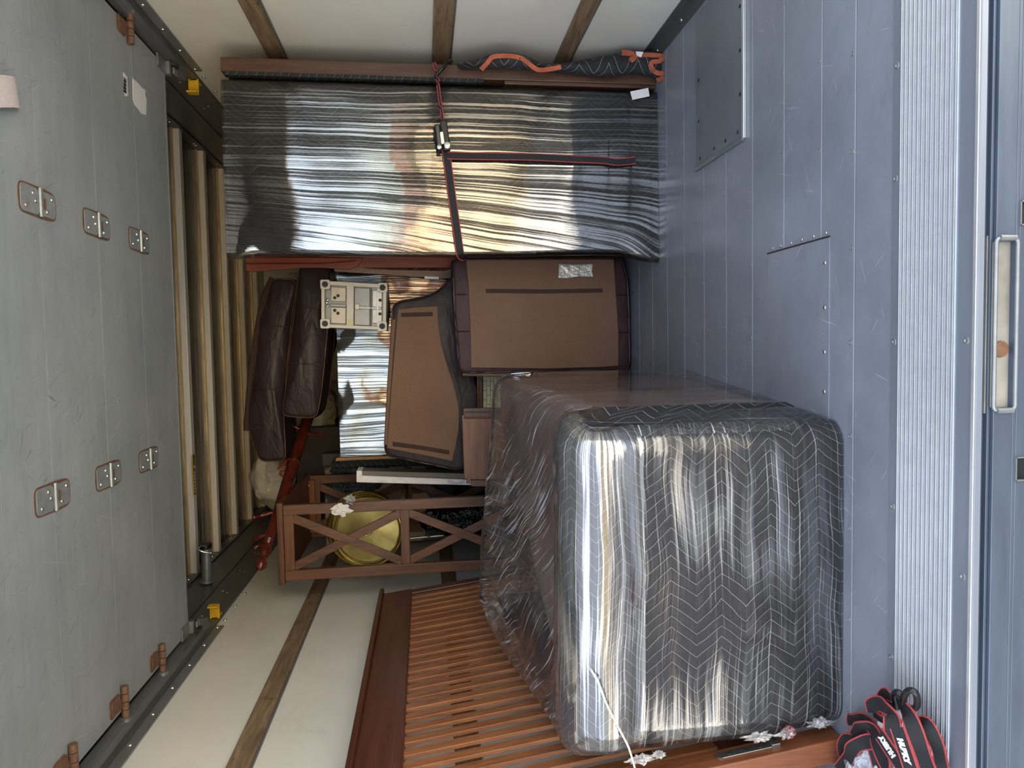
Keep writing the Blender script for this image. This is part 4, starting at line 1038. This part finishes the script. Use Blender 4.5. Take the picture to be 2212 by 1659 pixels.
# white tape scrap and film on the shelf post
tsr = thing('tape_scrap', 'crumpled white tape with a wisp of clear film on the shelf post', 'tape', at(738, 1100, Y=3.09))
def crumple(c, rx, ry, rz, amp, seed, n=14, m=9):
    rings = []
    for i in range(m):
        a = PI*(i+.5)/m; r = []
        for k in range(n):
            b = 2*PI*k/n; d = V((math.sin(a)*math.cos(b), math.sin(a)*math.sin(b), math.cos(a)))
            f = 1+amp*noise.noise(d*2.3+V((seed, 0, 0)))+amp*.7*noise.noise(d*5+V((0, seed, 0)))
            r.append(V(c)+V((d.x*rx, d.y*ry, d.z*rz))*f)
        rings.append(r)
    mb = MB(); mb.loft(rings, flip=True); return mb
crumple(at(738, 1101, Y=3.085), .026, .010, .034, .7, 3).build('tape_wad', M['paper'], tsr)
crumple(at(757, 1078, Y=3.08), .020, .010, .02, .9, 8).build('film_wisp', M['film_clump'], tsr)

# brass trays standing on the middle shelf
def tray(label, px, Y, rad, tilt, grp):
    c_ = at(*px, Y=Y); c_.z = 1.021+rad*1.0; d = V((tilt, -1, .12)).normalized()
    t = thing('brass_tray', label, 'tray', (c_.x, c_.y, c_.z-rad), grp)
    mb = MB(); mb.lathe(c_, d, [(-.012, rad*.5), (-.012, rad*.86), (-.004, rad*.9), (.004, rad), (.008, rad), (.006, rad*.97), (.001, rad*.92), (-.006, rad*.88), (-.007, rad*.3), (-.005, rad*.2), (-.007, 0.001)], 64); mb.build('dish', M['brass'], t, smooth=35)
    mb = MB(); ring = []
    a = d.cross(V((0, 0, 1))).normalized(); b = d.cross(a)
    for R0, rr in ((rad*.99, .004), (rad*.90, .0025)):
        mb.tube([c_+d*(.006 if R0 > rad*.95 else -.002)+(a*math.cos(2*PI*k/64)+b*math.sin(2*PI*k/64))*R0 for k in range(64)], rr, 6, closed=True)
    mb.build('rim', M['brass_edge'], t, smooth=60)
    mb = MB()
    for R0 in (.012, .022): mb.tube([c_-d*.005+(a*math.cos(2*PI*k/32)+b*math.sin(2*PI*k/32))*R0 for k in range(32)], .0015, 5, closed=True)
    mb.build('centre_ring', M['brass_edge'], t, smooth=60)
tray('round brass tray standing in the shelf, front one facing us', (782, 1148), 3.32, .165, .08, 'brass trays in the shelf')
tray('second brass tray mostly hidden behind the front tray', (815, 1140), 3.44, .186, .05, 'brass trays in the shelf')
# black bin bag and chrome rod in the lower shelf
bb_ = crumple(at(965, 1120, Y=3.40)+V((0, 0, -.09)), .085, .12, .2, .3, 21, 30, 20).build('black_bag', M['bag_black'], None, smooth=80)
tag(bb_, 'crumpled black plastic bag hanging under the middle shelf', 'bag')
mb = MB(); mb.tube([at(886, 1163, Y=3.5), at(1060, 1147, Y=3.5)], .006, 10); mb.tube([at(905, 1128, Y=3.4), at(918, 1150, Y=3.42), at(928, 1160, Y=3.44)], .004, 8)
rod = thing('chrome_rod', 'thin chrome rod with black clip lying upright in the lower shelf', 'rod', at(1060, 1147, Y=3.5))
mb.build('rod', M['rivet'], rod, smooth=60)
mb = MB(); mb.beam(at(912, 1140, Y=3.46), at(924, 1158, Y=3.48), .012, .012, (0, -1, 0)); mb.build('black_clip', M['black'], rod, bevel=.003)

# ------------------------------------------------------------------ coat rack lying across the shelf top
pA, pB = at(563, 1222, Y=2.93), at(722, 725, Y=4.45)
dv = (pB-pA); Lp = dv.length; dv.normalize()
cr = thing('coat_rack', 'cherry red turned wooden coat rack lying over the shelf top', 'coat rack', pA)
pr = [(-.022, .001), (-.018, .012), (0, .024), (.02, .022), (.036, .012), (.045, .014), (.055, .018), (.085, .024), (.10, .021), (.112, .014), (.12, .022), (.128, .015), (.135, .022), (.15, .02), (.30, .022), (.52, .027), (.60, .027), (.61, .031), (.62, .026), (.63, .031), (.64, .026), (.70, .027), (.95, .029), (1.04, .03), (1.05, .034), (1.06, .028), (1.072, .034), (1.08, .03), (1.2, .03), (1.5, .034), (Lp, .03)]
mb = MB(); mb.lathe(pA, dv, pr, 24); mb.build('pole', M['cherry'], cr, smooth=50)
def peg(root, tip):
    root, tip = V(root), V(tip); L = (tip-root).length
    mb = MB(); mb.lathe(root, tip-root, [(0, .0075), (L*.55, .0095), (L*.68, .0075), (L*.71, .0105), (L*.75, .007), (L*.79, .0105), (L*.83, .0065), (L*.88, .0105), (L*.95, .0115), (L*.99, .007), (L, .001)], 14); return mb.build('peg', M['cherry'], cr, smooth=50)
def on(t): return pA+dv*t
def near(px):
    return min((on(k*.01) for k in range(int(Lp*100))), key=lambda p: (at(*px, Y=p.y)-p).length)
for tip, rootpx, dy in (((545, 1119), (594, 1102), -.02), ((549, 1165), (583, 1152), -.05), ((550, 1184), (577, 1165), .03), ((628, 917), (652, 932), -.02), ((699, 941), (660, 936), -.03)):
    rp = near(rootpx); peg(rp, at(*tip, Y=rp.y+dy))
# ------------------------------------------------------------------ bags and cabinet far inside
def bag(label, c, rx, ry, rz, seed, mat, tie=None, amp=.18):
    c = V(c)
    t = thing('plastic_bag', label, 'bag', (c.x, c.y, c.z-rz))
    crumple(c, rx, ry, rz, amp, seed, 36, 24).build('bag_body', M[mat], t, smooth=80)
    if tie:
        for k, pts in enumerate(tie):
            mb = MB(); mb.ribbon(catmull([at(a, b, Y=c.y-ry-.02) for a, b in pts], 5), (0, -1, .2), .012, .002); mb.build('red_drawstring', [M['redtie'], M['redtie']], t, smooth=60)
    return t
bag('full white bin bag with red drawstring beside the coat rack', at(592, 1032, Y=4.3), .175, .16, .125, 5, 'bag', [[(600, 1014), (612, 1002), (622, 994)], [(604, 1018), (614, 1018), (620, 1008), (612, 1000), (626, 986)], [(604, 1022), (611, 1030)]])
bag('milky bag behind the coat rack next to the wrapped box', at(690, 890, Y=4.35), .20, .12, .10, 9, 'bag_clear', [[(703, 822), (712, 832), (718, 826)]])
bag('white bag behind the red drawstring bag, under the coat rack', at(650, 985, Y=4.65), .16, .12, .14, 14, 'bag')
fg = thing('cream_cabinet', 'cream painted cabinet with black handle at the front wall', 'cabinet', (-.35, 5.2, 0))
P0, P1 = at(616, 1000, Y=4.95), at(616, 570, Y=4.95)
mb = MB(); mb.box(-.75, .55, 4.97, 5.4, 0, 1.82); mb.build('body', M['fridge'], fg, bevel=.01)
for xa, xb in ((-.745, -.21), (-.2, .13), (.14, .545)):
    mb = MB(); mb.box(xa, xb, 4.95, 4.972, .05, 1.80); dr = mb.build('door', M['fridge'], fg, bevel=.006)
    mb = MB(); mb.box(xb-.06, xb-.035, 4.925, 4.952, 1.62, 1.74); mb.build('handle', M['black'], dr, bevel=.005)
# dark stack below the bags so nothing hangs in the air
stk = thing('carton_stack', 'dark cartons stacked under the white bags behind the shelf', 'carton', (-.65, 4.45, 0))
mb = MB(); mb.box(-1.05, -.05, 4.15, 4.85, 0, .62); mb.build('lower_carton', plain('grey brown carton', '#4d463d', .8), stk, bevel=.006)
mb = MB(); mb.box(-1.02, -.08, 4.17, 4.8, .62, 1.18); mb.build('middle_carton', plain('dark grey carton', '#3b3a38', .8), stk, bevel=.006)
mb = MB(); mb.box(-1.0, -.44, 4.18, 4.78, 1.18, 1.655); mb.build('upper_carton', plain('dull carton', '#46413b', .8), stk, bevel=.006)
mb = MB(); mb.box(-.42, -.10, 4.2, 4.6, 1.18, 1.385); mb.build('small_carton', plain('brown carton', '#5b5042', .8), stk, bevel=.006)
cm = thing('camouflage_cloth', 'pale camouflage cloth hanging behind the crossed shelf back', 'cloth', (-.8, 3.98, .8))
rb = []
for k in range(24):
    x = -1.09+.5*k/23; rb.append([(x, 3.97+.02*noise.noise(V((x*9, z*4, 0))), z) for z in [.75+.72*j/15 for j in range(16)]])
mb = MB(); mb.loft(rb, closed=False); cmo = mb.build('draped_cloth', M['camo'], cm, smooth=80)
sd_ = cmo.modifiers.new('thick', 'SOLIDIFY'); sd_.thickness = .006
bw_ = crumple(at(770, 1032, Y=3.9), .10, .03, .14, .3, 31, 28, 18).build('bubble_wrap_bundle', M['bubble'], None, smooth=80)
tag(bw_, 'bluish bubble wrap bundle behind the crossed shelf back', 'bubble wrap')

# ================================================================== wrapped armchair in front
prof0 = [(1.398, .0), (1.391, .15), (1.388, .33), (1.386, .455), (1.372, .50), (1.370, .55), (1.39, .595), (1.435, .620), (1.50, .622), (1.548, .606), (1.60, .604), (1.75, .622), (2.0, .660), (2.25, .705), (2.33, .715), (2.375, .68), (2.388, .5), (2.385, .2), (2.375, 0)]
def lin(tab, y):
    for (a, u), (b, v_) in zip(tab, tab[1:]):
        if y <= b: return u+(v_-u)*max(0, min(1, (y-a)/(b-a)))
    return tab[-1][1]
XRt = [(1.37, -.176), (1.5, -.150), (2.0, -.118), (2.39, -.085)]
XLt = [(1.37, -.868), (1.5, -.905), (1.65, -.945), (1.95, -.950), (2.2, -.925), (2.39, -.86)]
def chair_ring(t, off=0, wob=0, cut=None, rr=.06, nsub=7, seed=0):
    p = [V((0, y, z)) for y, z in prof0]
    p = catmull(p, nsub)
    yc, zc = 1.88, .30
    Wd = .72; d = min(t, 1-t)*Wd
    ins = (rr-math.sqrt(max(0, rr*rr-(rr-d)**2))) if d < rr else 0
    out = []
    for k, q in enumerate(p):
        y, z = q.y, q.z
        a = p[min(k+1, len(p)-1)]-p[max(k-1, 0)]; n_ = V((0, -a.z, a.y)).normalized()
        x = lin(XRt, y)*(1-t)+max(lin(XLt, y), -.878-.140*z/1.107-.03*(y-1.39)/1.6+.026)*t
        if y > 1.56 and z > .4: z *= .925+.105*t
        e = off-ins
        if wob: e += wob*(noise.noise(V((x*3+seed, y*5, z*5)))+.5*noise.noise(V((x*5, y*15, z*15+seed)))+.9*smoothstep(1.6, 1.8, y)*noise.noise(V((x*6, y*6, 3))))
        y += n_.y*e; z += n_.z*e
        if t < .2: x += off*(1-t/.2)
        if t > .8: x -= off*(t-.8)/.2
        # film pulled thin towards the foot on the left front
        out.append(V((x, y, max(z, .0015))))
    return out
ch = thing('wrapped_armchair', 'big armchair in quilted moving blankets and clear stretch film at the truck edge', 'armchair', (-.5, 1.9, 0))
def tsteps(n):
    ts = [0, .004, .012, .025, .045, .07]; m = [.1+.8*k/n for k in range(n+1)]
    return ts+m+[1-q for q in ts[::-1]]
# quilted blanket over the chair back: front, rolled top and both ends
def blanket_ring(t):
    r = chair_ring(t, -.004, .004, nsub=7)
    keep = [q for q in r if q.y < 1.66][:10*7+3]
    last = keep[-1]
    return keep+[V((last.x, last.y, .45)), V((last.x, last.y, .2)), V((last.x, last.y, .0015))]
rings = [blanket_ring(t) for t in tsteps(40)]
mn = min(len(r) for r in rings); rings = [r[:mn-3]+r[-3:] for r in rings]
mb = MB(); mb.loft(rings); mb.uv = [[(b, a) for a, b in u] if u else None for u in mb.uv]
mb.build('quilted_blanket', M['quilt'], ch, smooth=60)
def poly_block(pts, z0, ztops, name, mat, bevel=.02):
    mb = MB(); n = len(pts)
    vs = [(x, y, z0) for x, y in pts]+[(x, y, zt) for (x, y), zt in zip(pts, ztops)]
    mb.quads(vs, [tuple(range(n))[::-1], tuple(range(n, 2*n))]+[(i, (i+1) % n, n+(i+1) % n, n+i) for i in range(n)])
    return mb.build(name, M[mat], ch, bevel=bevel, seg=3)
poly_block([(-.80, 1.672), (-.150, 1.672), (-.100, 2.36), (-.24, 2.36)], .02, [.590, .545, .640, .652], 'arm_rest', 'chair_leather')
poly_block([(-.90, 1.70), (-.825, 1.70), (-.26, 2.345), (-.26, 2.355), (-.86, 2.355)], .02, [.46, .46, .42, .42, .46], 'seat', 'chair_dark')
poly_block([(-.925, 1.72), (-.875, 1.72), (-.84, 2.35), (-.88, 2.35)], .02, [.60, .60, .67, .67], 'arm_rest', 'chair_dark')
rings = [chair_ring(t, .004, .006, nsub=9, seed=4) for t in tsteps(60)]
mb = MB(); mb.loft(rings)
for i, f in enumerate(mb.f):
    if mb.uv[i] is None: continue
    c = sum((mb.v[k] for k in f), V((0, 0, 0)))/len(f)
    if c.y > 1.56 and c.z > .3:
        mb.uv[i] = [((a*.62-b*.78), (a*.78+b*.62)) for a, b in mb.uv[i]]; mb.mi[i] = 1
    elif c.z > .455 and c.y < 1.58: mb.mi[i] = 2
    elif c.z > .1 and c.x > lin(XRt, c.y)-.022: mb.mi[i] = 1
mb.build('stretch_film', [M['film_chair'], M['film_top'], M['film_roll']], ch, smooth=80)
# twisted film rope, torn film ends, edge of the blanket
mb = MB(); mb.tube(catmull([at(1232, 1384, Y=1.50), at(1262, 1425, Y=1.40), at(1290, 1470, Y=1.355), at(1310, 1520, Y=1.345), at(1335, 1570, Y=1.345), at(1358, 1615, Y=1.35), at(1373, 1665, Y=1.35)], 8), .0022, 6); mb.build('film_rope', M['bag'], ch, smooth=60)
for k, (px, Y, r, fx) in enumerate((((1432, 822), 2.42, .024, 1.2), ((1384, 1640), 1.372, .010, 2.2), ((1424, 1630), 1.372, .008, 1.6), ((1640, 1592), 1.376, .010, 2.4), ((1700, 1584), 1.378, .012, 1.3), ((1772, 1562), 1.38, .011, 2.2))):
    P0 = at(*px, Y=Y); P0.z = max(P0.z, r*1.6)
    crumple(P0, r*.9, r*.7, r*fx, .9, 40+k, 16, 12).build('film_tuft', M['film_clump'], ch)
crumple(at(1706, 1580, Y=1.385), .012, .012, .012, .4, 77).build('red_blanket_fray', plain('pink red fray', '#8e3c47', .9, 0, .3, 120, (1, 1, 1), .5), ch)
mb = MB(); mb.ribbon(catmull([at(1335, 816, Y=2.40), at(1370, 818, Y=2.40), at(1405, 818, Y=2.39), at(1440, 822, Y=2.36)], 5), (0, -.6, .8), .018, .005); mb.build('orange_binding', [M['orange'], M['orange']], ch, smooth=60)
mb = crumple(at(1826, 922, Y=1.44)+V((0, 0, .012)), .016, .05, .02, .3, 12); mb.build('blanket_corner', M['quilt_line'], ch, smooth=80)

# ================================================================== slatted bed headboard at the left wall
hb = thing('slatted_headboard', 'red brown wooden headboard with many slats leaning on the left wall', 'headboard', (-.9, 2.2, 0))
def B(y, z, d=0): return V((-.878-.140*z/1.107-.03*(y-1.39)/1.6-d, y, z))
def bbeam(y0, z0, y1, z1, wdt, dep, name, mat, bevel=.002, d=0, parent=None):
    p0, p1 = B(y0, z0, d+dep/2), B(y1, z1, d+dep/2); t = (p1-p0).normalized()
    nrm = V((1, .02, .126)).normalized(); nrm = (nrm-t*nrm.dot(t)).normalized(); sd = t.cross(nrm)
    mb = MB(); mb.obox((p0+p1)/2, ((p1-p0)/2, sd*wdt/2, nrm*dep/2)); return mb.build(name, mat, parent or hb, bevel=bevel)
bbeam(1.30, 1.035, 3.0, 1.035, .125, .03, 'top_rail', M['bed'], .004)
bbeam(1.27, 1.103, 3.03, 1.103, .018, .062, 'cap_rail', M['bed'], .004, -.016)
bbeam(1.415, .0, 1.415, .97, .058, .052, 'post', M['bed_post'], .003, -.008)
bbeam(2.965, .0, 2.965, .975, .05, .04, 'post', M['bed'], .003)
bbeam(1.44, .20, 2.94, .20, .11, .026, 'bottom_rail', M['bed'], .003, .004)
for k in range(25):
    y = 1.49+.0592*k
    bbeam(y, .255, y, .975, .031, .011, 'slat', M['bed_slat'], .0015, .006)
ax_ = (B(1.415, .4)-B(1.415, 0)).normalized()
def post_pt(z, y, h): return B(y, z)+V((1, 0, .126)).normalized()*(.008+h)
p0, p1 = post_pt(.272, 1.418, .0015), post_pt(.155, 1.418, .0015)
mb = MB(); mb.beam(p0, p1, .020, .003, V((1, 0, .126))); bk = mb.build('bed_bracket', M['steel'], hb, bevel=.001)
mb = MB(); mb.lathe(p0, (1, 0, .126), [(-.0015, .010), (.0015, .010)], 16); mb.build('round_end', M['steel'], bk)
mb = MB()
p2 = post_pt(.148, 1.418, .006); mb.beam(post_pt(.158, 1.418, .004), post_pt(.138, 1.418, .004), .026, .010, V((1, 0, .126))); mb.build('hook_end', M['steel'], bk, bevel=.001)
for z in (.25, .215, .18):
    mb = MB(); mb.lathe(post_pt(z, 1.418, .003), (1, 0, .126), [(0, .0055), (.001, .0055), (.002, .004), (.0012, .002)], 12); mb.build('screw', M['dark'], bk, smooth=40)

# ================================================================== bundle of ratchet straps on the threshold
sb = thing('strap_bundle', 'tangled bundle of black red-edged ratchet straps with hooks on the ribbed threshold', 'strap', at(1920, 1640, Z=0))
NF = V((0, -.55, .84))
def strap(pxs, zs_, wdt=.027, name='strap', twist=1.0):
    pts = catmull([at(a, b, Z=z) for (a, b), z in zip(pxs, zs_)], 7)
    rows = []
    ns = []
    for i, p in enumerate(pts):
        ns.append(NF+V((.35*math.sin(i*.21+p.x*30), .25*math.sin(i*.33), 0))*twist)
    mb = MB(); mb.ribbon(pts, ns, wdt, .0025, .09); return mb.build(name, [M['strap'], M['strap_red']], sb, smooth=40)
strap([(1814, 1664), (1832, 1640), (1843, 1615), (1868, 1604), (1888, 1602)], [.02, .04, .055, .06, .055], .029)
strap([(1836, 1655), (1823, 1635), (1822, 1610), (1832, 1596), (1848, 1602), (1862, 1620)], [.01, .02, .03, .04, .035, .03])
strap([(1844, 1566), (1840, 1556), (1852, 1552), (1868, 1556), (1890, 1580), (1905, 1612)], [.02, .025, .03, .04, .06, .06])
strap([(1846, 1592), (1856, 1574), (1876, 1570), (1888, 1584), (1896, 1610), (1908, 1640), (1918, 1670)], [.05, .055, .06, .07, .08, .085, .09])
strap([(1888, 1540), (1884, 1526), (1896, 1520), (1914, 1528), (1926, 1545), (1928, 1580), (1930, 1615)], [.05, .055, .06, .075, .08, .08, .08], .03)
strap([(1886, 1536), (1902, 1552), (1918, 1566), (1924, 1592)], [.04, .045, .05, .05])
strap([(1944, 1520), (1962, 1545), (1976, 1580), (1990, 1620), (2006, 1665)], [.06, .065, .06, .05, .045], .03)
strap([(1900, 1586), (1912, 1604), (1924, 1622), (1936, 1640), (1960, 1676)], [.116]*5, .026, twist=0)
strap([(1938, 1572), (1946, 1596), (1954, 1620), (1962, 1644), (1972, 1674)], [.122]*5, .026, twist=0)
strap([(2035, 1664), (2028, 1622), (2012, 1585), (1998, 1562), (1990, 1580)], [.015, .02, .03, .035, .03])
strap([(1900, 1664), (1892, 1640), (1890, 1612), (1900, 1600)], [.02, .03, .04, .045])
strap([(1962, 1560), (1976, 1570), (1996, 1566), (2000, 1585), (1985, 1600)], [.03, .035, .03, .028, .028])
strap([(1924, 1506), (1912, 1498), (1908, 1510), (1926, 1530), (1934, 1560)], [.05, .05, .045, .045, .045], .022)
for pts in ([(1937, 1530, .055), (1934, 1512, .06), (1932, 1500, .065), (1938, 1495, .068), (1946, 1500, .065), (1952, 1510, .06)], [(1951, 1518, .06), (1954, 1502, .07), (1963, 1492, .075), (1976, 1495, .07), (1982, 1512, .055), (1980, 1526, .045), (1972, 1530, .04), (1967, 1527, .04)]):
    mb = MB(); q = catmull([at(a, b, Z=z) for a, b, z in pts], 7); N = len(q); mb.tube(q, [.0058 if i < N-3 else .0058-.001*(i-N+3) for i in range(N)], 10); mb.build('strap_hook', M['hook'], sb, smooth=60)
def lettering(text, p0, p1, size, nrm, parent, mat):
    """flat printed letters running from p0 towards p1 on a strap"""
    cu = bpy.data.curves.new('print', 'FONT'); cu.body = text; cu.size = size; cu.extrude = .0002; cu.shear = .25; cu.offset = .0012
    tmp = bpy.data.objects.new('print', cu); COL.objects.link(tmp)
    dg = bpy.context.evaluated_depsgraph_get(); me = bpy.data.meshes.new_from_object(tmp.evaluated_get(dg))
    bpy.data.objects.remove(tmp); bpy.data.curves.remove(cu)
    xa = (V(p1)-V(p0)).normalized(); na = V(nrm); na = (na-xa*na.dot(xa)).normalized(); ya = na.cross(xa)
    p0 = V(p0)-ya*size*.36+na*.0022
    MT = Matrix(((xa.x, ya.x, na.x, p0.x), (xa.y, ya.y, na.y, p0.y), (xa.z, ya.z, na.z, p0.z), (0, 0, 0, 1)))
    me.transform(MT); me.materials.clear(); me.materials.append(mat)
    o = bpy.data.objects.new('print', me); COL.objects.link(o); o.parent = parent; o.matrix_parent_inverse = Matrix.Translation(-V(parent.location)); return o
up_ = NF.normalized()*.006
lettering('HUSKY', at(1945, 1594, Z=.122), at(1960, 1639, Z=.122), .0115, NF, sb, M['strap_text'])
lettering('HUSKY', at(1934, 1637, Z=.116), at(1910, 1601, Z=.116), .0125, NF, sb, M['strap_text'])
for px, z in (((1909, 1572), .045), ((1940, 1545), .05), ((1855, 1588), .02)):
    P0 = at(*px, Z=z); mb = MB(); mb.obox(P0, ((.007, 0, 0), (0, .012, .004), (0, -.0002, .0006))); mb.build('care_label', M['paper'], sb)
pb = crumple(at(1868, 1652, Z=.018), .055, .05, .022, .5, 51, 34, 22).build('crumpled_bag', M['bag_grey'], None, smooth=80)
tag(pb, 'crumpled clear plastic bag tucked under the strap bundle', 'bag')

# ================================================================== outdoors behind the camera (seen in the film)
mb = MB(); mb.box(-60, 60, -90, 30, -1.1, -.9)
structure(mb.build('ground', M['concrete']), 'light grey concrete yard outside the truck', 'ground')
mb = MB(); mb.box(-60, 60, -90, -7.0, -.9, -.86)
structure(mb.build('lawn', M['drygrass']), 'dry tan lawn across the yard outside the truck', 'lawn')
hs = thing('house', 'tan stucco house with brown roof across the yard, seen only as reflection', 'house', (0, -45, -.86))
mb = MB(); mb.box(-20, 12, -54, -45, -.86, 1.7); mb.build('house_wall', M['stucco'], hs)
mb = MB(); mb.prism([(-20.6, -44.3, 1.7), (-20.6, -49, 2.9), (-20.6, -54.6, 1.7)], (33.2, 0, 0)); mb.build('roof', M['rooftile'], hs)
for x in (-15.5, -9.5, 7.2):
    mb = MB(); mb.box(x-1, x+1, -45.02, -44.96, .0, 1.2); mb.build('window', M['glassdark'], hs)
mb = MB(); mb.box(-1.6, 1.6, -45.04, -44.95, -.86, 1.2); mb.build('garage_door', M['redcar'], hs)
for k, (x, y, h, r) in enumerate(((-10.5, -38, 3.0, 1.5), (11.8, -40, 3.4, 1.8))):
    tr_ = thing('tree', ('small green tree left of the house door', 'larger green tree right of the house door')[k], 'tree', (x, y, -.86))
    mb = MB(); mb.tube([(x, y, -.86), (x+.05, y, h*.3), (x, y, h*.6)], [.16, .12, .07], 8); mb.build('trunk', M['bark'], tr_)
    crumple((x, y, h-1.2), r, r, r*.8, .5, 60+k, 24, 16).build('crown', M['leaf'], tr_)
